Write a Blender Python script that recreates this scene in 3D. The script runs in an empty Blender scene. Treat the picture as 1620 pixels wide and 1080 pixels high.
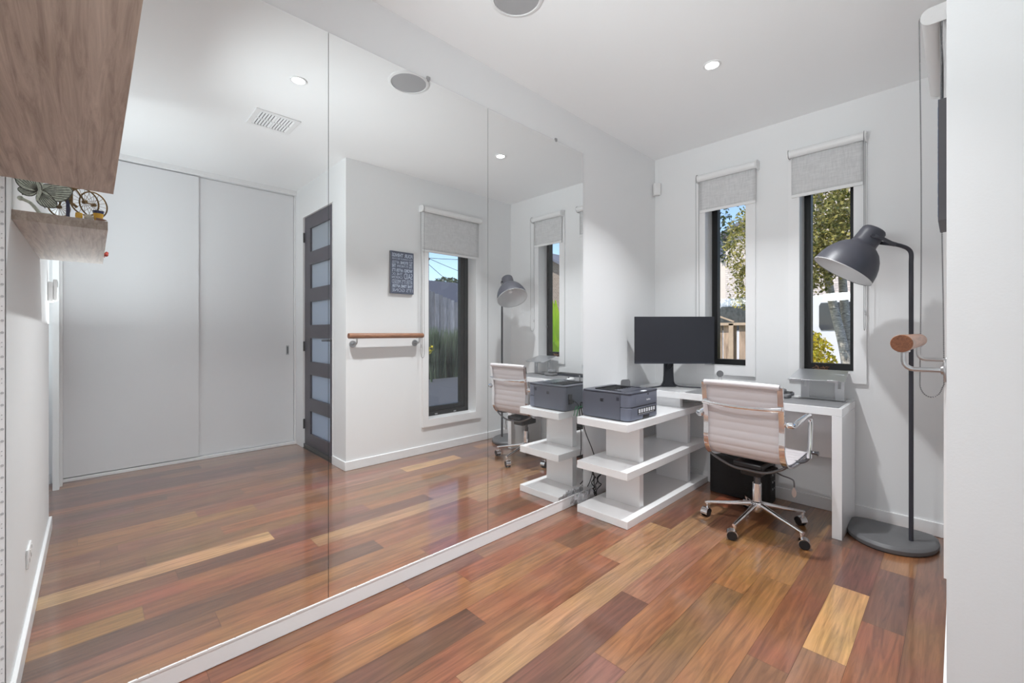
import bpy, bmesh, math, random
from mathutils import Vector, Matrix
random.seed(7)
PI = math.pi
C = bpy.context.scene.collection
sc = bpy.context.scene

# ------------------------------------------------------------------ room numbers (metres)
YF, XR, YC, XC, YB, H = 3.547, 1.826, 1.569, 3.108, -0.188, 2.70
FX, FY, FZ = 1.8473, 0.0, 1.1924          # where the photographer stood

# ------------------------------------------------------------------ materials
def srgb(r, g, b):
    f = lambda c: (c/255/12.92) if c/255 <= .04045 else ((c/255+.055)/1.055)**2.4
    return (f(r), f(g), f(b), 1)
def newmat(name):
    m = bpy.data.materials.new(name); m.use_nodes = True
    nt = m.node_tree; return m, nt, nt.nodes['Principled BSDF']
def mat(name, col, rough=.5, metal=0, bump=0, bscale=60, vary=0, vscale=5, spec=.5, coat=0, trans=0, stretch=None, ior=None, alpha=None):
    m, nt, b = newmat(name)
    b.inputs['Base Color'].default_value = col
    b.inputs['Roughness'].default_value = rough
    b.inputs['Metallic'].default_value = metal
    b.inputs['Specular IOR Level'].default_value = spec
    b.inputs['Coat Weight'].default_value = coat
    b.inputs['Transmission Weight'].default_value = trans
    if ior: b.inputs['IOR'].default_value = ior
    tc = nt.nodes.new('ShaderNodeTexCoord')
    src = tc.outputs['Object']
    if stretch:
        mp = nt.nodes.new('ShaderNodeMapping'); mp.inputs['Scale'].default_value = stretch
        nt.links.new(src, mp.inputs[0]); src = mp.outputs[0]
    if vary:
        n = nt.nodes.new('ShaderNodeTexNoise'); n.inputs['Scale'].default_value = vscale; n.inputs['Detail'].default_value = 4
        nt.links.new(src, n.inputs['Vector'])
        hs = nt.nodes.new('ShaderNodeHueSaturation'); hs.inputs['Color'].default_value = col
        mr = nt.nodes.new('ShaderNodeMapRange'); mr.inputs[1].default_value = .25; mr.inputs[2].default_value = .75
        mr.inputs[3].default_value = 1-vary; mr.inputs[4].default_value = 1+vary
        nt.links.new(n.outputs[0], mr.inputs[0]); nt.links.new(mr.outputs[0], hs.inputs['Value'])
        nt.links.new(hs.outputs[0], b.inputs['Base Color'])
    if bump:
        n = nt.nodes.new('ShaderNodeTexNoise'); n.inputs['Scale'].default_value = bscale; n.inputs['Detail'].default_value = 3
        nt.links.new(src, n.inputs['Vector'])
        bp = nt.nodes.new('ShaderNodeBump'); bp.inputs['Strength'].default_value = bump; bp.inputs['Distance'].default_value = .01
        nt.links.new(n.outputs[0], bp.inputs['Height']); nt.links.new(bp.outputs[0], b.inputs['Normal'])
    return m

M = {}
M['wall'] = mat('wall_paint', (.815, .82, .825, 1), .6, bump=.03, bscale=180, spec=.3)
M['ceiling'] = mat('ceiling_paint', (.90, .905, .91, 1), .85, bump=.02, bscale=200, spec=.2)
M['trim'] = mat('white_trim_paint', (.84, .84, .845, 1), .3, bump=.01, spec=.4)
M['closet'] = mat('closet_panel', (.78, .785, .80, 1), .35, bump=.01, spec=.4)
M['lacquer'] = mat('white_gloss_lacquer', (.86, .86, .865, 1), .07, bump=.004, bscale=12, spec=.5, coat=.3)
M['plastic_white'] = mat('white_plastic', (.82, .82, .82, 1), .35, bump=.01)
M['chrome'] = mat('chrome', (.86, .87, .89, 1), .08, 1, bump=.01, bscale=20)
M['chain'] = mat('dull_steel_beads', (.22, .22, .23, 1), .35, .8, bump=.01)
M['steel'] = mat('brushed_steel', (.50, .50, .51, 1), .28, 1, bump=.03, bscale=60)
M['alu'] = mat('satin_aluminium', (.62, .63, .65, 1), .38, .9, bump=.01)
M['darkchrome'] = mat('dark_metal', (.16, .16, .17, 1), .3, .9, bump=.01)
M['black'] = mat('black_plastic', (.012, .012, .014, 1), .35, bump=.02)
M['frame_black'] = mat('black_aluminium', (.008, .008, .009, 1), .4, bump=.08, bscale=400, spec=.35)
M['lamp'] = mat('dark_grey_lamp_paint', srgb(72, 72, 80), .42, bump=.03, bscale=300, spec=.45)
M['lampbase'] = mat('dark_grey_base', srgb(98, 98, 100), .5, bump=.03, bscale=300, vary=.05)
M['lampin'] = mat('lamp_inner_white', (.70, .70, .71, 1), .45, bump=.01)
M['pole'] = mat('near_black_pole', srgb(52, 52, 60), .45, bump=.02, bscale=200)
M['printer'] = mat('slate_grey_plastic', srgb(92, 95, 106), .45, bump=.05, bscale=500, spec=.4)
M['printerf'] = mat('light_slate_plastic', srgb(108, 113, 128), .35, bump=.02, bscale=500)
M['printerd'] = mat('dark_slate_plastic', srgb(58, 60, 72), .3, bump=.04, bscale=400)
M['screen'] = mat('matt_screen', srgb(44, 45, 52), .42, bump=.01, vary=.05, vscale=3, spec=.45)
M['mat_grey'] = mat('grey_desk_mat', srgb(128, 128, 130), .5, bump=.03, bscale=300)
M['keys'] = mat('dark_keyboard', srgb(46, 50, 60), .45, bump=.05, bscale=200)
M['greyplastic'] = mat('grey_plastic', srgb(120, 120, 122), .5, bump=.02)
M['mesh_grey'] = mat('speaker_grille', (.40, .40, .41, 1), .7, bump=.15, bscale=900)
M['vein'] = mat('tarnished_silver', srgb(82, 84, 74), .5, .3, bump=.1)
M['bronze'] = mat('aged_bronze', srgb(120, 92, 50), .35, .8, bump=.3, bscale=200, vary=.3, vscale=60)
M['pewter'] = mat('pewter', srgb(208, 214, 198), .35, .1, bump=.5, bscale=150, vary=.35, vscale=120)
M['yellow'] = mat('yellow_glaze', srgb(240, 185, 10), .25, bump=.02, coat=.3)
M['navy'] = mat('navy_glaze', srgb(40, 42, 85), .25, bump=.02)
M['red'] = mat('red_enamel', srgb(170, 50, 35), .3, bump=.05, vary=.3, vscale=80)
M['shell'] = mat('cream_shell', srgb(225, 220, 205), .4, bump=.2, bscale=90)
M['clear'] = mat('clear_wrap', (.9, .9, .92, 1), .08, trans=.75, bump=.8, bscale=35, ior=1.3)
M['ledge'] = mat('mirror_edge', (.10, .12, .12, 1), .2, .3, bump=.01)
M['paper'] = mat('printed_label', (.75, .78, .82, 1), .5, bump=.01)
M['slate'] = mat('slate_blue_board', srgb(76, 84, 104), .55, bump=.2, bscale=80, vary=.12, vscale=25)
M['ink'] = mat('pale_lettering', srgb(176, 186, 205), .6, vary=.12, vscale=90)
M['green_led'] = mat('green_connector', srgb(40, 130, 80), .4, bump=.01)

def m_mirror():
    m, nt, b = newmat('mirror_silver')
    b.inputs['Base Color'].default_value = (.885, .90, .90, 1); b.inputs['Metallic'].default_value = 1
    n = nt.nodes.new('ShaderNodeTexNoise'); n.inputs['Scale'].default_value = 3.5; n.inputs['Detail'].default_value = 5
    tc = nt.nodes.new('ShaderNodeTexCoord'); nt.links.new(tc.outputs['Object'], n.inputs['Vector'])
    mr = nt.nodes.new('ShaderNodeMapRange'); mr.inputs[1].default_value = .45; mr.inputs[2].default_value = .8
    mr.inputs[3].default_value = .003; mr.inputs[4].default_value = .012
    nt.links.new(n.outputs[0], mr.inputs[0]); nt.links.new(mr.outputs[0], b.inputs['Roughness'])
    d = nt.nodes.new('ShaderNodeBsdfDiffuse'); d.inputs[0].default_value = (.8, .82, .82, 1)
    mx = nt.nodes.new('ShaderNodeMixShader'); mx.inputs[0].default_value = .035
    out = nt.nodes['Material Output']
    nt.links.new(b.outputs[0], mx.inputs[1]); nt.links.new(d.outputs[0], mx.inputs[2]); nt.links.new(mx.outputs[0], out.inputs[0])
    return m
M['mirror'] = m_mirror()

def m_glass(name, col=(1, 1, 1, 1)):
    m = bpy.data.materials.new(name); m.use_nodes = True; nt = m.node_tree
    nt.nodes.remove(nt.nodes['Principled BSDF'])
    t = nt.nodes.new('ShaderNodeBsdfTransparent'); t.inputs[0].default_value = col
    g = nt.nodes.new('ShaderNodeBsdfGlossy'); g.inputs['Roughness'].default_value = .01
    f = nt.nodes.new('ShaderNodeFresnel'); f.inputs[0].default_value = 1.3
    mx = nt.nodes.new('ShaderNodeMixShader'); out = nt.nodes['Material Output']
    nt.links.new(f.outputs[0], mx.inputs[0]); nt.links.new(t.outputs[0], mx.inputs[1]); nt.links.new(g.outputs[0], mx.inputs[2])
    nt.links.new(mx.outputs[0], out.inputs[0])
    return m
M['glass'] = m_glass('window_glass')

def m_translucent(name, col, amount, weave=None, rough=.8):
    m, nt, b = newmat(name)
    b.inputs['Base Color'].default_value = col; b.inputs['Roughness'].default_value = rough
    tr = nt.nodes.new('ShaderNodeBsdfTranslucent'); tr.inputs[0].default_value = col
    mx = nt.nodes.new('ShaderNodeMixShader'); mx.inputs[0].default_value = amount
    out = nt.nodes['Material Output']
    nt.links.new(b.outputs[0], mx.inputs[1]); nt.links.new(tr.outputs[0], mx.inputs[2]); nt.links.new(mx.outputs[0], out.inputs[0])
    if weave:
        tc = nt.nodes.new('ShaderNodeTexCoord'); cols = []
        for s in ((weave, weave, 6), (6, 6, weave)):
            mp = nt.nodes.new('ShaderNodeMapping'); mp.inputs['Scale'].default_value = s
            n = nt.nodes.new('ShaderNodeTexNoise'); n.inputs['Scale'].default_value = 3; n.inputs['Detail'].default_value = 3
            nt.links.new(tc.outputs['Object'], mp.inputs[0]); nt.links.new(mp.outputs[0], n.inputs['Vector']); cols.append(n.outputs[0])
        ad = nt.nodes.new('ShaderNodeMath'); ad.operation = 'ADD'
        nt.links.new(cols[0], ad.inputs[0]); nt.links.new(cols[1], ad.inputs[1])
        mr = nt.nodes.new('ShaderNodeMapRange'); mr.inputs[1].default_value = .7; mr.inputs[2].default_value = 1.3
        mr.inputs[3].default_value = .91; mr.inputs[4].default_value = 1.09
        hs = nt.nodes.new('ShaderNodeHueSaturation'); hs.inputs['Color'].default_value = col
        nt.links.new(ad.outputs[0], mr.inputs[0]); nt.links.new(mr.outputs[0], hs.inputs['Value'])
        nt.links.new(hs.outputs[0], b.inputs['Base Color']); nt.links.new(hs.outputs[0], tr.inputs[0])
    return m
M['blind'] = m_translucent('woven_blind_fabric', (.70, .70, .705, 1), .12, 40)
M['frost'] = m_translucent('frosted_glass', (.97, .98, 1, 1), .92, None, .25)

def attr_color_mat(name, rough, grain=None, coat=0, spec=.5, sat=1):
    """colour comes from the per-face 'tone' attribute plus procedural grain"""
    m, nt, b = newmat(name)
    at = nt.nodes.new('ShaderNodeVertexColor'); at.layer_name = 'tone'
    L = nt.links
    col = at.outputs[0]
    if grain:
        tc = nt.nodes.new('ShaderNodeTexCoord')
        at2 = nt.nodes.new('ShaderNodeAttribute'); at2.attribute_name = 'shift'
        add = nt.nodes.new('ShaderNodeVectorMath'); add.operation = 'ADD'
        L.new(tc.outputs['Object'], add.inputs[0]); L.new(at2.outputs['Vector'], add.inputs[1])
        mp = nt.nodes.new('ShaderNodeMapping'); mp.inputs['Scale'].default_value = grain
        L.new(add.outputs[0], mp.inputs[0])
        n = nt.nodes.new('ShaderNodeTexNoise'); n.inputs['Scale'].default_value = 1.0; n.inputs['Detail'].default_value = 7
        n.inputs['Roughness'].default_value = .62; n.inputs['Distortion'].default_value = 1.4
        L.new(mp.outputs[0], n.inputs['Vector'])
        # figured bands
        mp2 = nt.nodes.new('ShaderNodeMapping'); mp2.inputs['Scale'].default_value = (grain[0]*.28, grain[1]*.55, 1)
        L.new(add.outputs[0], mp2.inputs[0])
        n2 = nt.nodes.new('ShaderNodeTexNoise'); n2.inputs['Scale'].default_value = 1.0; n2.inputs['Detail'].default_value = 2; n2.inputs['Distortion'].default_value = .6
        L.new(mp2.outputs[0], n2.inputs['Vector'])
        mul = nt.nodes.new('ShaderNodeMath'); mul.operation = 'MULTIPLY'; mul.inputs[1].default_value = 11
        L.new(n2.outputs[0], mul.inputs[0])
        sn = nt.nodes.new('ShaderNodeMath'); sn.operation = 'SINE'; L.new(mul.outputs[0], sn.inputs[0])
        mrs = nt.nodes.new('ShaderNodeMapRange'); mrs.inputs[1].default_value = -1; mrs.inputs[2].default_value = 1
        mrs.inputs[3].default_value = -.13; mrs.inputs[4].default_value = .13
        L.new(sn.outputs[0], mrs.inputs[0])
        mr = nt.nodes.new('ShaderNodeMapRange'); mr.inputs[1].default_value = .3; mr.inputs[2].default_value = .7
        mr.inputs[3].default_value = .60; mr.inputs[4].default_value = 1.36
        L.new(n.outputs[0], mr.inputs[0])
        sm = nt.nodes.new('ShaderNodeMath'); sm.operation = 'ADD'; L.new(mr.outputs[0], sm.inputs[0]); L.new(mrs.outputs[0], sm.inputs[1])
        hs = nt.nodes.new('ShaderNodeHueSaturation'); hs.inputs['Saturation'].default_value = sat
        L.new(col, hs.inputs['Color']); L.new(sm.outputs[0], hs.inputs['Value'])
        # slow hue drift along the board
        n3 = nt.nodes.new('ShaderNodeTexNoise'); n3.inputs['Scale'].default_value = 3.0
        L.new(add.outputs[0], n3.inputs['Vector'])
        mr3 = nt.nodes.new('ShaderNodeMapRange'); mr3.inputs[1].default_value = .3; mr3.inputs[2].default_value = .7
        mr3.inputs[3].default_value = .495; mr3.inputs[4].default_value = .515
        L.new(n3.outputs[0], mr3.inputs[0]); L.new(mr3.outputs[0], hs.inputs['Hue'])
        col = hs.outputs[0]
        bp = nt.nodes.new('ShaderNodeBump'); bp.inputs['Strength'].default_value = .04; bp.inputs['Distance'].default_value = .01
        L.new(n3.outputs[0], bp.inputs['Height']); L.new(bp.outputs[0], b.inputs['Normal']); L.new(bp.outputs[0], b.inputs['Coat Normal'])
    L.new(col, b.inputs['Base Color'])
    b.inputs['Roughness'].default_value = rough; b.inputs['Coat Weight'].default_value = coat
    b.inputs['Coat Roughness'].default_value = .10; b.inputs['Coat IOR'].default_value = 1.62
    b.inputs['Specular IOR Level'].default_value = spec
    return m
M['floor'] = attr_color_mat('varnished_timber_boards', .30, (42, 2.4, 1), coat=.85, spec=.5, sat=1.0)

def m_wood(name, c1, c2, scale, rough=.5, coat=0, bump=.25, dist=2.2):
    m, nt, b = newmat(name); L = nt.links
    tc = nt.nodes.new('ShaderNodeTexCoord'); mp = nt.nodes.new('ShaderNodeMapping'); mp.inputs['Scale'].default_value = scale
    L.new(tc.outputs['Object'], mp.inputs[0])
    n = nt.nodes.new('ShaderNodeTexNoise'); n.inputs['Scale'].default_value = 1; n.inputs['Detail'].default_value = 8
    n.inputs['Roughness'].default_value = .7; n.inputs['Distortion'].default_value = dist
    L.new(mp.outputs[0], n.inputs['Vector'])
    cr = nt.nodes.new('ShaderNodeValToRGB'); cr.color_ramp.elements[0].position = .3; cr.color_ramp.elements[1].position = .68
    cr.color_ramp.elements[0].color = c1; cr.color_ramp.elements[1].color = c2
    L.new(n.outputs[0], cr.inputs[0]); L.new(cr.outputs[0], b.inputs['Base Color'])
    bp = nt.nodes.new('ShaderNodeBump'); bp.inputs['Strength'].default_value = bump; bp.inputs['Distance'].default_value = .003
    L.new(n.outputs[0], bp.inputs['Height']); L.new(bp.outputs[0], b.inputs['Normal'])
    b.inputs['Roughness'].default_value = rough; b.inputs['Coat Weight'].default_value = coat
    return m
M['shelfwood'] = m_wood('oak_laminate', srgb(146, 127, 114), srgb(202, 184, 170), (3.5, 75, 40), .6, bump=.35, dist=.9)
M['railwood'] = m_wood('oiled_hardwood', srgb(100, 58, 36), srgb(176, 122, 86), (60, 5, 60), .4, .2)
M['endgrain'] = m_wood('hardwood_end_grain', srgb(88, 50, 30), srgb(140, 88, 58), (90, 90, 90), .55, 0, .2)
M['doorwood'] = m_wood('dark_stained_timber', srgb(30, 26, 38), srgb(62, 54, 72), (30, 30, 3), .4, .1)
M['paling'] = attr_color_mat('weathered_palings', .85, (10, 30, 2), 0, .2, 1)
M['bark'] = m_wood('birch_bark', srgb(84, 74, 66), srgb(240, 232, 220), (9, 9, 40), .8, bump=.8)
M['leaf'] = None

def m_leaf(name, c1, c2, tr=.35):
    m, nt, b = newmat(name); L = nt.links
    g = nt.nodes.new('ShaderNodeVertexColor'); g.layer_name = 'tone'
    cr = nt.nodes.new('ShaderNodeValToRGB'); cr.color_ramp.elements[0].color = c1; cr.color_ramp.elements[1].color = c2
    L.new(g.outputs[0], cr.inputs[0]); L.new(cr.outputs[0], b.inputs['Base Color'])
    b.inputs['Roughness'].default_value = .45
    t = nt.nodes.new('ShaderNodeBsdfTranslucent'); L.new(cr.outputs[0], t.inputs[0])
    mx = nt.nodes.new('ShaderNodeMixShader'); mx.inputs[0].default_value = tr
    L.new(b.outputs[0], mx.inputs[1]); L.new(t.outputs[0], mx.inputs[2]); L.new(mx.outputs[0], nt.nodes['Material Output'].inputs[0])
    return m
M['leaf_birch'] = m_leaf('birch_leaves', srgb(78, 92, 40), srgb(214, 200, 120))
M['leaf_dark'] = m_leaf('dark_leaves', srgb(28, 46, 34), srgb(82, 98, 56), .2)
M['leaf_yellow'] = m_leaf('yellow_leaves', srgb(150, 150, 20), srgb(250, 225, 70))
M['leaf_canna'] = m_leaf('lime_leaves', srgb(150, 190, 20), srgb(225, 250, 60), .5)
M['leaf_grass'] = m_leaf('strappy_leaves', srgb(40, 56, 44), srgb(120, 136, 108), .2)

def m_brick(name, c1, c2, mortar, sc_=1.0):
    m, nt, b = newmat(name); L = nt.links
    tc = nt.nodes.new('ShaderNodeTexCoord'); mp = nt.nodes.new('ShaderNodeMapping'); mp.inputs['Rotation'].default_value = (PI/2, 0, 0)
    L.new(tc.outputs['Object'], mp.inputs[0])
    br = nt.nodes.new('ShaderNodeTexBrick'); br.inputs['Color1'].default_value = c1; br.inputs['Color2'].default_value = c2
    br.inputs['Mortar'].default_value = mortar; br.inputs['Scale'].default_value = 4.3*sc_; br.inputs['Mortar Size'].default_value = .03
    L.new(mp.outputs[0], br.inputs['Vector']); L.new(br.outputs[0], b.inputs['Base Color']); b.inputs['Roughness'].default_value = .9
    return m
M['brick'] = m_brick('pale_brick', srgb(226, 214, 204), srgb(205, 192, 184), srgb(180, 170, 164))
M['brick_red'] = m_brick('tan_brick', srgb(150, 132, 118), srgb(128, 108, 94), srgb(170, 160, 150))
M['roof'] = mat('grey_roof', srgb(110, 112, 124), .8, bump=.3, bscale=8, vary=.1)
M['asphalt'] = mat('aggregate_concrete', srgb(72, 75, 82), .95, bump=.6, bscale=70, vary=.4, vscale=45)
M['soil'] = mat('lawn_soil', srgb(120, 118, 84), .95, bump=.5, bscale=30, vary=.3, vscale=6)
M['carpaint'] = mat('white_car_paint', srgb(225, 226, 230), .25, bump=.005, coat=.5)
M['carglass'] = mat('dark_car_glass', srgb(62, 66, 72), .12, bump=.01)
M['tyre'] = mat('tyre_rubber', srgb(52, 52, 56), .8, bump=.1)
M['render_wall'] = mat('cream_render', srgb(222, 212, 202), .9, bump=.05, vary=.05)
M['creosote'] = mat('grey_pole_timber', srgb(90, 84, 80), .9, bump=.3, bscale=30, vary=.2)

# ------------------------------------------------------------------ geometry helpers
def nb(): return bmesh.new()
def box(bm, x0, x1, y0, y1, z0, z1, Mx=None):
    vs = [Vector((x, y, z)) for x in (x0, x1) for y in (y0, y1) for z in (z0, z1)]
    if Mx is not None: vs = [Mx @ v for v in vs]
    v = [bm.verts.new(p) for p in vs]
    fs = []
    for f in ((0, 1, 3, 2), (4, 6, 7, 5), (0, 4, 5, 1), (2, 3, 7, 6), (0, 2, 6, 4), (1, 5, 7, 3)):
        fs.append(bm.faces.new([v[i] for i in f]))
    return fs
def ring(c, ax, r, n, ry=None, up=None):
    ax = ax.normalized()
    up = up or (Vector((0, 0, 1)) if abs(ax.z) < .95 else Vector((1, 0, 0)))
    a = ax.cross(up).normalized(); b = a.cross(ax).normalized()
    ry = r if ry is None else ry
    return [c + a*(r*math.cos(2*PI*i/n)) + b*(ry*math.sin(2*PI*i/n)) for i in range(n)]
def loft(bm, rings, cap=True, closed=False):
    R = [[bm.verts.new(p) for p in r] for r in rings]
    n = len(R[0]); K = len(R)
    for k in range(K if closed else K-1):
        a, b = R[k], R[(k+1) % K]
        for i in range(n):
            try: bm.faces.new((a[i], a[(i+1) % n], b[(i+1) % n], b[i]))
            except ValueError: pass
    if cap and not closed:
        bm.faces.new(R[0][::-1]); bm.faces.new(R[-1])
def cyl(bm, p0, p1, r0, r1=None, n=20, cap=True):
    p0, p1 = Vector(p0), Vector(p1); r1 = r0 if r1 is None else r1
    loft(bm, [ring(p0, p1-p0, r0, n), ring(p1, p1-p0, r1, n)], cap)
def tube(bm, pts, r, n=10, ry=None, closed=False, up=None):
    pts = [Vector(p) for p in pts]; rs = []
    rr = r if hasattr(r, '__len__') else [r]*len(pts)
    prev = None
    for i, p in enumerate(pts):
        if closed: t = (pts[(i+1) % len(pts)] - pts[i-1])
        else: t = (pts[min(i+1, len(pts)-1)] - pts[max(i-1, 0)])
        t.normalize()
        if up is not None: u = Vector(up)
        else:
            if prev is None: u = Vector((0, 0, 1)) if abs(t.z) < .9 else Vector((1, 0, 0))
            else: u = prev
        a = t.cross(u).normalized(); b = a.cross(t).normalized(); prev = b
        ryy = rr[i] if ry is None else ry
        rs.append([p + a*(rr[i]*math.cos(2*PI*k/n)) + b*(ryy*math.sin(2*PI*k/n)) for k in range(n)])
    loft(bm, rs, True, closed)
def lathe(bm, prof, Mx, n=40, cap=False):
    """prof: (radius, height) pairs about local z, placed by Mx"""
    rs = []
    for r, h in prof:
        rs.append([Mx @ Vector((r*math.cos(2*PI*i/n), r*math.sin(2*PI*i/n), h)) for i in range(n)])
    loft(bm, rs, cap)
def sphere(bm, c, r, n=10, m=7, sx=1, sy=1, sz=1):
    c = Vector(c); rs = []
    for j in range(m+1):
        a = -PI/2 + PI*j/m; rr = max(math.cos(a), .02)*r
        rs.append([c + Vector((rr*math.cos(2*PI*i/n)*sx, rr*math.sin(2*PI*i/n)*sy, r*math.sin(a)*sz)) for i in range(n)])
    loft(bm, rs)
def prism(bm, poly, z0, z1, Mx=None):
    Mx = Mx or Matrix()
    loft(bm, [[Mx @ Vector((x, y, z0)) for x, y in poly], [Mx @ Vector((x, y, z1)) for x, y in poly]])
def arc(cx, cy, r, a0, a1, n):
    return [(cx + r*math.cos(a0+(a1-a0)*i/n), cy + r*math.sin(a0+(a1-a0)*i/n)) for i in range(n+1)]
def smooth_path(pts, n=6):
    """Catmull-Rom through the points"""
    P = [Vector(p) for p in pts]; out = []
    for i in range(len(P)-1):
        p0 = P[max(i-1, 0)]; p1 = P[i]; p2 = P[i+1]; p3 = P[min(i+2, len(P)-1)]
        for k in range(n):
            t = k/n
            out.append(.5*((2*p1)+(-p0+p2)*t+(2*p0-5*p1+4*p2-p3)*t*t+(-p0+3*p1-3*p2+p3)*t*t*t))
    out.append(P[-1]); return out

def wm(o):
    m = o.matrix_basis.copy()
    if o.parent: m = wm(o.parent) @ o.matrix_parent_inverse @ m
    return m
def obj(name, bm, m, parent=None, bevel=0, seg=2, smooth=False, local=False, angle=.6):
    """link bm as one mesh object; coordinates are the world's unless local"""
    bmesh.ops.recalc_face_normals(bm, faces=bm.faces)
    me = bpy.data.meshes.new(name); bm.to_mesh(me); bm.free()
    for mm in (m if isinstance(m, (list, tuple)) else [m]): me.materials.append(mm)
    o = bpy.data.objects.new(name, me); C.objects.link(o)
    if smooth:
        me.shade_smooth()
        try: me.set_sharp_from_angle(angle=angle)
        except Exception: pass
    if parent is not None:
        o.parent = parent
        if not local: o.matrix_parent_inverse = wm(parent).inverted()
    if bevel:
        b = o.modifiers.new('bevel', 'BEVEL'); b.width = bevel; b.segments = seg; b.limit_method = 'ANGLE'; b.angle_limit = .6
        if not smooth:
            me.shade_smooth()
            try: me.set_sharp_from_angle(angle=.5)
            except Exception: pass
    return o
def tag(o, label=None, cat=None, group=None, kind=None):
    if label: o['label'] = label
    if cat: o['category'] = cat
    if group: o['group'] = group
    if kind: o['kind'] = kind
    return o
def thing(name, label, cat, loc=(0, 0, 0), rz=0, group=None):
    o = bpy.data.objects.new(name, None); C.objects.link(o); o.location = loc; o.rotation_euler = (0, 0, rz)
    o.empty_display_size = .05
    return tag(o, label, cat, group)
def struct(name, bm, m, parent=None, **k):
    o = obj(name, bm, m, parent, **k)
    if parent is None: o['kind'] = 'structure'
    return o
def sroot(name, loc):
    o = bpy.data.objects.new(name, None); C.objects.link(o); o.location = loc; o['kind'] = 'structure'; o.empty_display_size = .05
    return o
def copy_tree(o, parent=None):
    c = o.copy(); C.objects.link(c); c.parent = parent
    for ch in list(o.children): copy_tree(ch, c)
    return c
SKY, SUN, HALL_W, FILL_W, FILL2_W, FILL3_W, DL1_W, DL2_W, EXPO = .22, 4.2, 0, 6.0, 11.5, 10, 16, 25, 0.10
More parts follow.
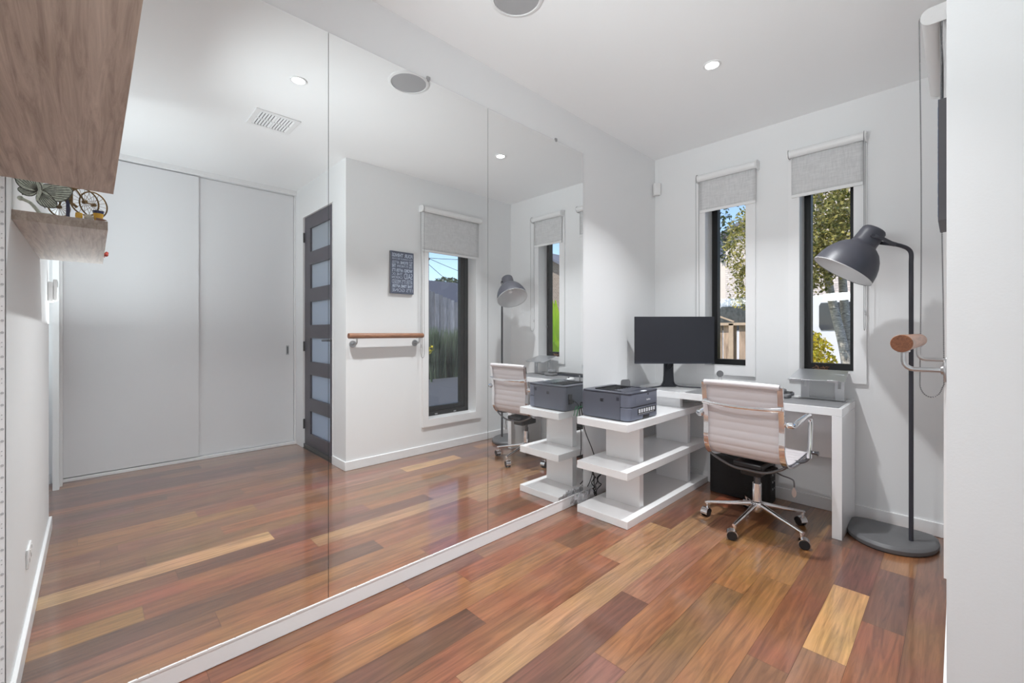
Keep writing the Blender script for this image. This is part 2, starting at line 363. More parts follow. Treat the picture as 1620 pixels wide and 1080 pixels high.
# ------------------------------------------------------------------ floor: one mesh, a face per board
def build_floor():
    w = .13360; x_first = .0985
    tones = {
        'pale': (178, 136, 98), 'yellow': (198, 146, 96), 'tan': (152, 98, 63), 'red': (144, 84, 59), 'rust': (138, 80, 58),
        'brown': (122, 79, 59), 'dark': (104, 66, 53), 'olive': (134, 93, 65), 'purple': (114, 71, 62), 'pink': (150, 102, 80), 'gold': (158, 107, 64)}
    T = tones
    fixed = {
        0: [(-9, .289, 'rust'), (.289, 1.06, 'rust'), (1.06, 1.49, 'purple'), (1.49, 2.6, 'pink')],
        1: [(-9, -.6, 'brown'), (-.6, 1.30, 'tan'), (1.30, 3.0, 'red')],
        2: [(-9, .376, 'brown'), (.376, 1.9, 'tan'), (1.9, 4, 'brown')],
        3: [(-9, 1.16, 'dark'), (1.16, 2.7, 'red'), (2.7, 4, 'brown')],
        4: [(-9, .157, 'gold'), (.157, 1.957, 'red'), (1.957, 2.52, 'pale'), (2.52, 4, 'brown')],
        5: [(-9, .905, 'red'), (.905, 3.1, 'pale'), (3.1, 4, 'red')],
        6: [(-9, .3, 'brown'), (.3, 1.754, 'dark'), (1.754, 3.1, 'pink'), (3.1, 4, 'brown')],
        7: [(-9, .758, 'pale'), (.758, 1.346, 'purple'), (1.346, 2.56, 'tan'), (2.56, 4, 'gold')],
        8: [(-9, .2, 'brown'), (.2, 2.13, 'olive'), (2.13, 2.95, 'gold'), (2.95, 4, 'brown')],
        9: [(-9, .03, 'pink'), (.03, .56, 'olive'), (.56, 2.36, 'tan'), (2.36, 4, 'gold')],
        10: [(-9, .1, 'brown'), (.1, 1.745, 'brown'), (1.745, 3.0, 'red'), (3.0, 4, 'brown')],
        11: [(-9, -.35, 'brown'), (-.35, .8, 'gold'), (.8, 1.934, 'pink'), (1.934, 2.523, 'yellow'), (2.523, 4, 'purple')],
        12: [(-9, -.06, 'gold'), (-.06, .493, 'gold'), (.493, 1.5, 'red'), (1.5, 2.288, 'red'), (2.288, 2.857, 'dark'), (2.857, 4, 'tan')],
        13: [(-9, 1.2, 'brown'), (1.2, 4, 'brown')],
        14: [(-9, -.1, 'brown'), (-.1, .81, 'brown'), (.81, 3, 'tan')],
        15: [(-9, .2, 'purple'), (.2, .99, 'red'), (.99, 3, 'brown')],
        16: [(-9, .386, 'dark'), (.386, 1.5, 'brown')],
        17: [(-9, .6, 'red'), (.6, 1.24, 'pink'), (1.24, 3, 'red')],
        18: [(-9, 1.02, 'purple'), (1.02, 2, 'brown')],
        19: [(-9, 0, 'dark'), (0, 3, 'purple')],
        20: [(-9, .4, 'purple'), (.4, 3, 'brown')],
        21: [(-9, .69, 'purple'), (.69, 3, 'pink')],
    }
    rnd = random.Random(3)
    bm = nb(); lay = bm.loops.layers.float_color.new('tone'); sh = bm.faces.layers.float_vector.new('shift')
    names = list(T)
    ymin, ymax = -3.0, 3.70
    for j in range(-1, 25):
        x0 = x_first + w*(j-1); x1 = x0 + w
        segs = fixed.get(j)
        if not segs:
            segs = []; y = -9
            while y < 4:
                L = rnd.uniform(.7, 1.9); segs.append((y, y+L, rnd.choice(['brown', 'red', 'tan', 'purple', 'pink', 'dark', 'rust']))); y += L
        else:                                  # break the unseen far reaches of a row into real board lengths
            out = []
            for a, b_, t in segs:
                if a < -3:
                    y = b_ - 1.4; out.append((y, b_, t))
                    while y > -3.2:
                        L = rnd.uniform(.8, 1.8); out.append((y-L, y, rnd.choice(['brown', 'red', 'tan', 'purple']))); y -= L
                else: out.append((a, b_, t))
            segs = out
            last = max(s[1] for s in segs)
            while last < 4:
                L = rnd.uniform(.8, 1.8); segs.append((last, last+L, rnd.choice(['brown', 'red', 'tan', 'purple']))); last += L
        for a, b_, t in segs:
            a, b_ = max(a, ymin), min(b_, ymax)
            if b_ <= a: continue
            xa, xb = max(x0, -.25), min(x1, 3.30)
            if xb <= xa: continue
            g = .0005
            v = [bm.verts.new(p) for p in ((xa+g, a+g, 0), (xb-g, a+g, 0), (xb-g, b_-g, 0), (xa+g, b_-g, 0))]
            f = bm.faces.new(v)
            c = [.80*a_+.20*b_2 for a_, b_2 in zip(T[t], (140, 92, 64))]; k = rnd.uniform(.88, 1.0)
            cc = srgb(min(255, c[0]*k), min(255, c[1]*k*rnd.uniform(.98, 1.02)), min(255, c[2]*k))
            for l in f.loops: l[lay] = cc
            f[sh] = (rnd.uniform(0, 50), rnd.uniform(0, 50), rnd.uniform(0, 9))
    # the dark tongue line between the boards and the slab beneath
    box(bm, -.25, 3.30, ymin, ymax, -.12, -.0012)
    for f in bm.faces:
        if len(f.verts) == 4 and f.calc_center_median().z < -.0005:
            for l in f.loops: l[lay] = srgb(70, 40, 30)
    o = struct('floor', bm, M['floor'])
    return o
# loop colour layers made through bmesh are byte colours stored as sRGB-encoded; feed linear values through a float layer instead
build_floor()

# ------------------------------------------------------------------ walls
def wall_with_holes(bm, axis, d0, d1, a0, a1, z0, z1, holes):
    """axis 'Y': the wall runs along x between a0..a1 and is d0..d1 thick in y; holes = (a, b, z, z2)"""
    As = sorted({a0, a1} | {h[0] for h in holes} | {h[1] for h in holes})
    Zs = sorted({z0, z1} | {h[2] for h in holes} | {h[3] for h in holes})
    solid = {}
    for i in range(len(As)-1):
        for k in range(len(Zs)-1):
            ca, cz = (As[i]+As[i+1])/2, (Zs[k]+Zs[k+1])/2
            solid[i, k] = not any(h[0] < ca < h[1] and h[2] < cz < h[3] for h in holes)
    P = (lambda a, d, z: (a, d, z)) if axis == 'Y' else (lambda a, d, z: (d, a, z))
    def q(*p): bm.faces.new([bm.verts.new(P(*x)) for x in p])
    for (i, k), s in solid.items():
        if not s: continue
        a, b, z, zz = As[i], As[i+1], Zs[k], Zs[k+1]
        q((a, d0, z), (b, d0, z), (b, d0, zz), (a, d0, zz)); q((a, d1, z), (a, d1, zz), (b, d1, zz), (b, d1, z))
        if not solid.get((i-1, k)): q((a, d0, z), (a, d0, zz), (a, d1, zz), (a, d1, z))
        if not solid.get((i+1, k)): q((b, d0, z), (b, d1, z), (b, d1, zz), (b, d0, zz))
        if not solid.get((i, k-1)): q((a, d0, z), (a, d1, z), (b, d1, z), (b, d0, z))
        if not solid.get((i, k+1)): q((a, d0, zz), (b, d0, zz), (b, d1, zz), (a, d1, zz))
    bmesh.ops.remove_doubles(bm, verts=bm.verts, dist=1e-5)

WT = .20
A0, A1, B0, B1 = .428, .736, 1.073, 1.379
SILL, HEAD = .925, 2.35
C0, C1, CS = 2.39, 3.004, .322
bm = nb(); box(bm, -.25, -.007, YB-.2, YF+WT, 0, H); struct('wall_left', bm, M['wall'])
bm = nb(); wall_with_holes(bm, 'Y', YF, YF+WT, -.007, XR+WT, 0, H, [(A0, A1, SILL, HEAD), (B0, B1, SILL, HEAD)]); struct('wall_far', bm, M['wall'])
bm = nb(); wall_with_holes(bm, 'X', XR, XR+WT, YC, YF, 0, H, [(C0, C1, CS, HEAD)]); struct('wall_right', bm, M['wall'])
DX0, DX1, DZ = 2.105, 2.868, 2.378
bm = nb(); wall_with_holes(bm, 'Y', YC, YC+WT, XR+WT, 3.30, 0, H, [(DX0, DX1, -.0, DZ)]); struct('wall_entry', bm, M['wall'])
bm = nb(); box(bm, 3.135, 3.30, -3.0, YC, 0, H); struct('wall_closet', bm, M['wall'])
bm = nb(); box(bm, -.007, 1.974, YB-.22, YB, 0, H); struct('wall_back', bm, M['wall'])
bm = nb(); box(bm, 1.75, 1.974, -3.0, YB-.22, 0, H); struct('wall_hall', bm, M['wall'])
bm = nb(); wall_with_holes(bm, 'Y', -3.15, -3.0, 1.75, 3.30, 0, H, [(2.05, 3.0, .05, 2.4)]); struct('wall_end', bm, M['wall'])
# ceiling and roof above it
bm = nb(); box(bm, -.25, 3.30, -3.15, YF+WT, H, H+.18); struct('ceiling', bm, M['ceiling'])
# unseen glazing added at the far end of the hall for its light
w4 = sroot('window_4', (2.525, -3.1, 0))
bm = nb()
for x in (2.05, 2.51, 2.96): box(bm, x, x+.04, -3.12, -3.06, .05, 2.4)
box(bm, 2.05, 3.0, -3.12, -3.06, .05, .09); box(bm, 2.05, 3.0, -3.12, -3.06, 2.36, 2.4)
obj('window_frame', bm, M['trim'], w4)
bm = nb(); box(bm, 2.09, 2.96, -3.095, -3.09, .09, 2.36); obj('glass_pane', bm, M['glass'], w4)

# baseboards
def base(name, x0, x1, y0, y1, h=.075):
    bm = nb(); box(bm, x0, x1, y0, y1, .0005, h); struct(name, bm, M['trim'], bevel=.003)
base('baseboard_left', -.007, .0015, YB, YF, .0715)
base('baseboard_far', .0015, XR, YF-.013, YF, .083)
base('baseboard_right', XR-.013, XR, YC-.013, YF-.013, .078)
base('baseboard_entry', XR, DX0-.004, YC-.013, YC, .078)
base('baseboard_back', .0015, 1.988, YB, YB+.014, .078)
bm = nb(); box(bm, 1.974, 1.988, -3.0, YB, .0005, .078); struct('baseboard_hall', bm, M['trim'], bevel=.003)
bm = nb(); box(bm, 3.121, 3.135, -3.0, -.235, .0005, .078); struct('baseboard_closet', bm, M['trim'], bevel=.003)
# white putty strip beading along the foot and the near edge of the mirrors
bm = nb()
rnd = random.Random(5)
y = YB+.001
while y < 2.50:
    L = rnd.uniform(.015, .05); box(bm, -.0005, .0035, y, y+L, .0655+rnd.uniform(0, .001), .0722+rnd.uniform(0, .0012)); y += L+rnd.uniform(.0005, .004)
struct('trim_1', bm, M['trim'])
bm = nb(); box(bm, -.0065, .0010, YB+.0005, -.1745, .0725, H)
struct('trim_2', bm, M['trim'])
bm = nb(); z = .12; k = 0
while z < 2.6:
    if k % 3 == 1:
        for dz in (-.006, .006): cyl(bm, (.0009, -.1800, z+dz), (.0022, -.1800, z+dz), .0016, n=6)
    else: cyl(bm, (.0009, -.1792, z), (.0022, -.1792, z), .0036, n=8)
    z += .0335; k += 1
M['bead'] = mat('grey_bead', (.50, .50, .51, 1), .5, bump=.01)
struct('trim_3', bm, M['bead'])

# ------------------------------------------------------------------ far wall windows
def far_window(n, a0, a1, fl, fr):
    r = sroot('window_%d' % n, ((a0+a1)/2, YF+.15, SILL))
    bm = nb(); yd0, yd1 = YF+.122, YF+.182
    box(bm, a0, a0+fl, yd0, yd1, SILL, HEAD); box(bm, a1-fr, a1, yd0, yd1, SILL, HEAD)
    box(bm, a0+fl, a1-fr, yd0, yd1, SILL, SILL+.052); box(bm, a0+fl, a1-fr, yd0, yd1, HEAD-.045, HEAD)
    obj('window_frame', bm, M['frame_black'], r)
    bm = nb(); box(bm, a0+fl, a1-fr, yd0+.03, yd0+.034, SILL+.052, HEAD-.045); obj('glass_pane', bm, M['glass'], r)
    bm = nb(); t = .018; o = .062
    box(bm, a0-o, a0, YF-t, YF, SILL-o, HEAD+o); box(bm, a1, a1+o, YF-t, YF, SILL-o, HEAD+o)
    box(bm, a0, a1, YF-t, YF, SILL-o, SILL); box(bm, a0, a1, YF-t, YF, HEAD, HEAD+o)
    obj('architrave', bm, M['trim'], r)
    bm = nb(); e = .004                                             # white lining boards of the reveal
    box(bm, a0, a0+e, YF-t, yd0, SILL, HEAD); box(bm, a1-e, a1, YF-t, yd0, SILL, HEAD)
    box(bm, a0+e, a1-e, YF-t, yd0, SILL, SILL+e*2); box(bm, a0+e, a1-e, YF-t, yd0, HEAD-e, HEAD)
    obj('window_sill', bm, M['trim'], r)
    return r
far_window(1, A0, A1, .048, .034)
w2 = far_window(2, B0, B1, .044, .040)
# small winder knob on the right stile of the second window
bm = nb(); sphere(bm, (B1-.012, YF+.112, 1.262), .010, 8, 6); cyl(bm, (B1-.012, YF+.105, 1.262), (B1-.012, YF+.122, 1.262), .004, n=8); box(bm, B1-.016, B1-.009, YF+.108, YF+.118, 1.235, 1.262)
obj('window_latch', bm, M['steel'], w2, smooth=True)

# right wall window
w3 = sroot('window_3', (XR+.15, (C0+C1)/2, CS))
xd0, xd1 = XR+.122, XR+.182
bm = nb(); fw = .055
for y0, y1, z0, z1 in ((C0, C0+fw, CS, HEAD), (C1-fw, C1, CS, HEAD), (C0+fw, C1-fw, CS, CS+fw), (C0+fw, C1-fw, HEAD-fw, HEAD)):
    box(bm, xd0, xd1, y0, y1, z0, z1)
obj('window_frame', bm, M['frame_black'], w3)
bm = nb(); s0, s1, t0, t1 = C0+fw+.003, C1-fw-.003, CS+fw+.003, HEAD-fw-.003; sw = .046
for y0, y1, z0, z1 in ((s0, s0+sw, t0, t1), (s1-sw, s1, t0, t1), (s0+sw, s1-sw, t0, t0+sw), (s0+sw, s1-sw, t1-sw, t1)):
    box(bm, xd0+.006, xd1-.004, y0, y1, z0, z1)
obj('window_sash', bm, M['frame_black'], w3, bevel=.002)
bm = nb(); box(bm, xd0+.03, xd0+.034, s0+sw, s1-sw, t0+sw, t1-sw); obj('glass_pane', bm, M['glass'], w3)
bm = nb(); t = .018; o = .064
for y0, y1, z0, z1 in ((C0-o, C0, CS-o, HEAD+o), (C1, C1+o, CS-o, HEAD+o), (C0, C1, CS-o, CS), (C0, C1, HEAD, HEAD+o)):
    box(bm, XR-t, XR, y0, y1, z0, z1)
obj('architrave', bm, M['trim'], w3)
bm = nb(); e = .004
for y0, y1, z0, z1 in ((C0, C0+e, CS, HEAD), (C1-e, C1, CS, HEAD), (C0+e, C1-e, CS, CS+2*e), (C0+e, C1-e, HEAD-e, HEAD)):
    box(bm, XR-t, xd0, y0, y1, z0, z1)
obj('window_sill', bm, M['trim'], w3)
bm = nb()
for y in (2.56, 2.80): box(bm, xd0-.006, xd0+.004, y, y+.03, CS+.018, CS+.03); cyl(bm, (xd0-.01, y+.015, CS+.024), (xd0, y+.015, CS+.024), .004, n=8)
obj('window_latch', bm, M['steel'], w3)

# ------------------------------------------------------------------ mirrors
MY = [-.1735, .7145, 1.6020, 2.4910]
MZ0, MZ1 = .0725, 2.456
mlab = ['frameless wall mirror nearest the shelf, reflecting the white sliding closet doors and the air vent',
        'frameless wall mirror between two vertical seams, reflecting the word sign, handrail and tall window',
        'frameless wall mirror furthest along, ending beside the printer and reflecting the office chair and lamp']
for i in range(3):
    bm = nb(); g = .0011
    for f in box(bm, -.0062, 0, MY[i]+g, MY[i+1]-g, MZ0, MZ1): pass
    bm.faces.ensure_lookup_table()
    for f in bm.faces: f.material_index = 0 if f.calc_center_median().x > -.0005 else 1
    o = obj('wall_mirror', bm, [M['mirror'], M['ledge']])
    tag(o, mlab[i], 'mirror', 'mirror panels covering the left wall')
for i, (y, lab) in enumerate(((.36, 'small clear plastic clip on mirror top edge nearest the shelf'), (1.209, 'small clear clip holding the mirror top edge above the reflected ceiling speaker'), (2.197, 'small clear clip on the mirror top edge nearest the far wall'))):
    bm = nb(); box(bm, -.007, .0035, y-.009, y+.009, MZ1+.0008, MZ1+.016); box(bm, .0006, .0035, y-.006, y+.006, MZ1-.007, MZ1+.002)
    cyl(bm, (.0035, y, MZ1+.009), (.0055, y, MZ1+.009), .0035, n=10)
    tag(obj('mirror_clip', bm, M['steel'], bevel=.0008), lab, 'clip', 'mirror clips')

# ------------------------------------------------------------------ front door
d = sroot('door_1', ((DX0+DX1)/2, YC+.04, 0))
dy0, dy1 = YC+.012, YC+.052
px0, px1 = 2.205, 2.712
pz = [(.167, .398), (.525, .764), (.897, 1.136), (1.267, 1.502), (1.636, 1.875), (2.005, 2.245)]
bm = nb(); wall_with_holes(bm, 'Y', dy0, dy1, DX0+.004, DX1-.004, .012, DZ-.004, [(px0, px1, a, b) for a, b in pz])
obj('door_leaf', bm, M['doorwood'], d)
for a, b in pz:
    bm = nb(); box(bm, px0, px1, dy0+.018, dy0+.024, a, b); obj('glass_pane', bm, M['frost'], d)
bm = nb(); box(bm, 2.118, 2.158, dy0-.006, dy0, 1.00, 1.20); bm_ = bm
h = obj('door_handle', bm, M['darkchrome'], d, bevel=.003)
bm = nb(); cyl(bm, (2.138, dy0-.006, 1.118), (2.138, dy0-.05, 1.118), .009); tube(bm, [(2.138, dy0-.05, 1.118), (2.19, dy0-.052, 1.118), (2.262, dy0-.048, 1.116)], .009)
obj('lever', bm, M['darkchrome'], h, smooth=True)
for z in (.20, 1.00, 2.12):
    bm = nb(); cyl(bm, (DX1-.002, dy0-.009, z), (DX1-.002, dy0-.009, z+.10), .009, n=10); box(bm, DX1-.012, DX1+.010, dy0-.004, dy0, z, z+.10)
    obj('hinge', bm, M['black'], d)
bm = nb(); box(bm, DX0, DX1, YC-.004, YC+.10, 0, .010); obj('door_sill', bm, M['black'], d)
bm = nb(); box(bm, DX0, DX0+.004, YC-.006, YC+.1, .012, DZ); box(bm, DX1-.004, DX1, YC-.006, YC+.1, .012, DZ); box(bm, DX0, DX1, YC-.006, YC+.1, DZ-.004, DZ)
obj('door_frame', bm, M['trim'], d)
# weather strip across the foot of the door
bm = nb(); box(bm, DX0+.01, DX1-.01, dy0-.016, dy0, .014, .05); obj('draught_strip', bm, M['black'], d, bevel=.003)

# ------------------------------------------------------------------ sliding closet doors
def closet_panel(n, y0, y1, x):
    r = sroot('door_%d' % n, (x, (y0+y1)/2, 0))
    bm = nb(); box(bm, x, x+.018, y0, y1, .034, 2.648); obj('door_leaf', bm, M['closet'], r, bevel=.0015)
    return r
closet_panel(2, -.166, .717, XC-.006)
cd = closet_panel(3, .690, 1.552, XC+.0145)
bm = nb(); box(bm, XC+.0105, XC+.0145, 1.478, 1.505, .955, 1.055); hd = obj('recess_handle', bm, M['steel'], cd, bevel=.001)
bm = nb(); box(bm, XC+.0095, XC+.0105, 1.484, 1.499, .967, 1.043); obj('finger_slot', bm, M['darkchrome'], hd)
bm = nb(); box(bm, XC-.016, XC+.027, -.166, YC, .0005, .026); struct('trim_4', bm, M['trim'], bevel=.002)      # floor track
bm = nb(); box(bm, XC-.030, XC+.027, -.166, YC, 2.655, H); struct('trim_5', bm, M['trim'], bevel=.002)          # head track
bm = nb(); box(bm, XC-.004, XC+.027, 1.555, YC, .026, 2.655); struct('trim_6', bm, M['trim'], bevel=.002)
bm = nb(); box(bm, 2.900, 3.135, -.215, -.180, 0, H); box(bm, 2.990, 3.135, -.180, -.166, 0, H); struct('trim_7', bm, M['trim'])

# ------------------------------------------------------------------ roller blinds
def far_T(u, n, z): return (u, YF-n, z)
def right_T(u, n, z): return (XR-n, u, z)
def tbox(bm, T, u0, u1, n0, n1, z0, z1):
    a, b = T(u0, n0, z0), T(u1, n1, z1)
    box(bm, min(a[0], b[0]), max(a[0], b[0]), min(a[1], b[1]), max(a[1], b[1]), z0, z1)
def make_blind(T, u0, u1, zt, zb, chain_u, label, chain_z, roll_r=.026, beads=False, nt=.052, back_cut=.012):
    c = T((u0+u1)/2, 0, zt)
    r = thing('roller_blind', label, 'blind', c, 0, 'roller blinds over the narrow windows')
    bm = nb(); cyl(bm, T(u0+.004, nt, zt), T(u1-.004, nt, zt), roll_r, n=28); obj('fabric_roll', bm, M['plastic_white'], r, smooth=True)
    # fabric hangs from the back of the roll
    bm = nb(); nf = nt-roll_r+.002
    K = 14
    for side in (0, 1):
        pass
    vs = []
    for i in range(K+1):
        u = u0+back_cut+(u1-u0-2*back_cut)*i/K
        vs.append([bm.verts.new(T(u, nf+.0008*math.sin(i*1.3+j), zt+(zb+.012-zt)*j/10)) for j in range(11)])
    for i in range(K):
        for j in range(10): bm.faces.new((vs[i][j], vs[i+1][j], vs[i+1][j+1], vs[i][j+1]))
    fo = obj('fabric', bm, M['blind'], r, smooth=True)
    s = fo.modifiers.new('thick', 'SOLIDIFY'); s.thickness = .0009; s.offset = 0
    bm = nb(); tbox(bm, T, u0+back_cut, u1-back_cut, nf-.006, nf+.007, zb-.006, zb+.016); obj('bottom_rail', bm, M['plastic_white'], r, bevel=.004, seg=3)
    for u, s in ((u0, -1), (u1, 1)):
        bm = nb()
        prof = [(0, -.032), (0, .034)] + [(nt+.030*math.cos(a)*1.0, .032*math.sin(a)) for a in [PI/2-PI*k/12 for k in range(13)]]
        ua, ub = (u-.006, u+.001) if s < 0 else (u-.001, u+.006)
        loft(bm, [[Vector(T(ua, n, zt+z)) for n, z in prof], [Vector(T(ub, n, zt+z)) for n, z in prof]])
        for n, z in ((nt, 0), (.022, .012), (nt+.018, -.006)):
            cyl(bm, T(ua if s < 0 else ub, n, zt+z), T((ua if s < 0 else ub)+s*.0015, n, zt+z), .005 if n == nt else .0025, n=10)
        obj('bracket', bm, M['plastic_white'], r)
    # bead chain loop round the drive
    pts = []; R = roll_r+.004; zc = chain_z
    hw = R
    n_side = 24
    for k in range(n_side+1): pts.append((nt-hw + .004*math.sin(k*.2), zt - (zt-zc-.05)*k/n_side))
    for k in range(1, 12):
        a = PI*k/12; pts.append((nt - hw*math.cos(a)*(1), zc+.05 - .05*math.sin(a)))
    for k in range(n_side+1): pts.append((nt+hw - .004*math.sin(k*.15), zc+.05 + (zt-zc-.05)*k/n_side))
    for k in range(1, 12):
        a = PI*k/12; pts.append((nt+hw*math.cos(a), zt + R*math.sin(a)))
    bm = nb()
    tube(bm, [T(chain_u, n, z) for n, z in pts], .0009 if beads else .0014, 6, closed=True)
    if beads:
        P = [Vector(T(chain_u, n, z)) for n, z in pts]; P.append(P[0]); acc = 0
        for a, b in zip(P, P[1:]):
            L = (b-a).length; t = -acc
            while t + .0068 <= L:
                t += .0068; sphere(bm, a.lerp(b, t/L), .0027, 6, 4)
            acc = L - t
    obj('bead_chain', bm, M['chain'] if beads else M['greyplastic'], r, smooth=True)
    bm = nb(); tbox(bm, T, chain_u-.004, chain_u+.004, nt-hw-.002, nt-hw+.006, zc+.10, zc+.13); obj('chain_clip', bm, M['clear'], r, bevel=.001)
    return r
make_blind(far_T, .383, .817, 2.425, 2.157, .3855, 'grey fabric roller blind over the narrow window behind the monitor', 1.12)
make_blind(far_T, 1.020, 1.437, 2.432, 2.137, 1.4345, 'grey fabric roller blind over the narrow window behind the dark lamp shade', 1.205)
make_blind(right_T, 2.300, 3.040, 2.398, 1.990, 2.3028, 'pale roller blind on the wall beside the grey corner, with a long steel bead chain', .945, roll_r=.027, beads=True)
# ------------------------------------------------------------------ ceiling fittings
def ceiling_downlight(x, y, label, DL_W):
    r = thing('ceiling_downlight', label, 'downlight', (x, y, H), 0, 'recessed ceiling downlights')
    bm = nb(); lathe(bm, [(.047, -.0005), (.047, -.004), (.044, -.006), (.036, -.005), (.034, -.0015), (.034, -.0005)], Matrix.Translation((x, y, H)), 32)
    obj('trim_ring', bm, M['plastic_white'], r, smooth=True)
    bm = nb(); cyl(bm, (x, y, H-.0006), (x, y, H-.0022), .0335, n=28); obj('lens', bm, M['lampglow'], r)
    L = bpy.data.lights.new('downlight', 'AREA'); L.shape = 'DISK'; L.size = .06; L.energy = DL_W; L.color = (.96, .985, 1.0); L.spread = math.radians(105)
    lo = bpy.data.objects.new('downlight_lamp', L); C.objects.link(lo); lo.location = (x, y, H-.008)
    return r
M['lampglow'] = None
m, nt, b = newmat('lit_lens'); b.inputs['Emission Color'].default_value = (1, .98, .95, 1); b.inputs['Emission Strength'].default_value = 14; b.inputs['Base Color'].default_value = (.8, .8, .8, 1); M['lampglow'] = m
ceiling_downlight(.880, 2.508, 'lit round recessed downlight in the ceiling above the desk', DL1_W)
ceiling_downlight(.902, .885, 'lit round downlight seen only in the mirror, beside the air vent', DL2_W)

sp = thing('ceiling_speaker', 'round grey speaker grille set flush in the white ceiling', 'speaker', (.462, 1.372, H))
bm = nb(); Mt = Matrix.Translation((.462, 1.372, H))
lathe(bm, [(.121, -.0005), (.121, -.004), (.118, -.006), (.105, -.0075), (.103, -.003), (.103, -.0005)], Mt, 48); obj('flange', bm, M['plastic_white'], sp, smooth=True)
bm = nb(); lathe(bm, [(.1025, -.0008), (.1025, -.004), (.06, -.006), (.01, -.0065), (.0001, -.0066)], Mt, 40); obj('grille', bm, M['mesh_grey'], sp, smooth=True)

v = thing('air_vent', 'square white ceiling air vent with four sets of louvres, seen in the mirror', 'vent', (1.563, .930, H))
vx0, vx1, vy0, vy1 = 1.425, 1.705, .790, 1.070
bm = nb(); t = .030
zz0, zz1 = H-.008, H-.0005
for a in ((vx0, vx1, vy0, vy0+t), (vx0, vx1, vy1-t, vy1), (vx0, vx0+t, vy0+t, vy1-t), (vx1-t, vx1, vy0+t, vy1-t)): box(bm, *a, zz0, zz1)
box(bm, (vx0+vx1)/2-.004, (vx0+vx1)/2+.004, vy0+t, vy1-t, zz0, zz1); box(bm, vx0+t, vx1-t, (vy0+vy1)/2-.004, (vy0+vy1)/2+.004, zz0, zz1)
obj('vent_frame', bm, M['trim'], v, bevel=.001)
bm = nb(); box(bm, vx0+t, vx1-t, vy0+t, vy1-t, H-.0015, H-.0005); obj('vent_throat', bm, M['greyplastic'], v)
for (a0, a1) in ((vx0+t, (vx0+vx1)/2-.004), ((vx0+vx1)/2+.004, vx1-t)):
    for (b0, b1) in ((vy0+t, (vy0+vy1)/2-.004), ((vy0+vy1)/2+.004, vy1-t)):
        bm = nb()
        for k in range(6):
            y = b0+.006+(b1-b0-.012)*k/5
            vs = [(a0, y-.004, H-.0018), (a0, y+.005, H-.0078), (a0, y+.006, H-.0072), (a0, y-.003, H-.0016)]
            loft(bm, [[Vector(p) for p in vs], [Vector((a1, p[1], p[2])) for p in vs]])
        obj('louvre_set', bm, M['trim'], v)

pr = thing('motion_sensor', 'small white alarm motion sensor high in the room corner', 'sensor', (.0, 3.547, 2.43))
Rm = Matrix.Translation((.022, 3.518, 2.43)) @ Matrix.Rotation(math.radians(45), 4, 'Z')
bm = nb()
box(bm, -.030, .030, -.030, .010, -.052, .052, Rm); obj('housing', bm, M['plastic_white'], pr, bevel=.009, seg=4)
bm = nb(); box(bm, -.020, .020, -.0325, -.029, -.038, .012, Rm); obj('sensor_lens', bm, M['trim'], pr, bevel=.002)

# ------------------------------------------------------------------ word sign
sg = thing('word_sign', 'slate blue wall sign of pale lettering headed FOUR THINGS, hung left of the tall window', 'sign', (XR-.012, 2.098, 1.755))
sy0, sy1, sz0, sz1, sx = 1.977, 2.220, 1.556, 1.950, XR-.024
bm = nb(); box(bm, sx, XR-.0005, sy0, sy1, sz0, sz1); M['charcoal'] = mat('charcoal_edge', srgb(98, 98, 102), .6, bump=.05)
obj('board', bm, M['charcoal'], sg, bevel=.001)
bm = nb(); box(bm, sx-.0012, sx+.0004, sy0, sy1, sz0, sz1); obj('printed_face', bm, M['slate'], sg)
def text_block(lines, parent, name, Mw, mtl, depth=.0012):
    """lines: (text, x0, x1, y0, y1, offset) each squeezed into its own box on a plane placed by Mw"""
    bm = nb()
    for (s, x0, x1, y0, y1, bold) in lines:
        cu = bpy.data.curves.new('t', 'FONT'); cu.body = s; cu.size = 1; cu.offset = bold; cu.extrude = .5
        to = bpy.data.objects.new('t', cu); C.objects.link(to)
        dg = bpy.context.evaluated_depsgraph_get(); me = bpy.data.meshes.new_from_object(to.evaluated_get(dg))
        xs = [v.co.x for v in me.vertices]; ys = [v.co.y for v in me.vertices]
        a, b_, c_, d_ = min(xs), max(xs), min(ys), max(ys)
        for v_ in me.vertices:
            v_.co = ((v_.co.x-a)/(b_-a)*(x1-x0)+x0, (v_.co.y-c_)/(d_-c_)*(y1-y0)+y0, (v_.co.z+.5)*depth)
        me.transform(Mw); bm.from_mesh(me)
        bpy.data.objects.remove(to); bpy.data.curves.remove(cu); bpy.data.meshes.remove(me)
    return obj(name, bm, mtl, parent)
W_, H_ = sy1-sy0, sz1-sz0
Ms = Matrix(((0, 0, -1, sx-.0013), (-1, 0, 0, sy1), (0, 1, 0, sz0), (0, 0, 0, 1)))
m0, m1 = .014, W_-.014
def L_(s, a, b_, top, bot, bold=0): return (s, m0+(m1-m0)*a, m0+(m1-m0)*b_, H_*(1-bot), H_*(1-top), bold)
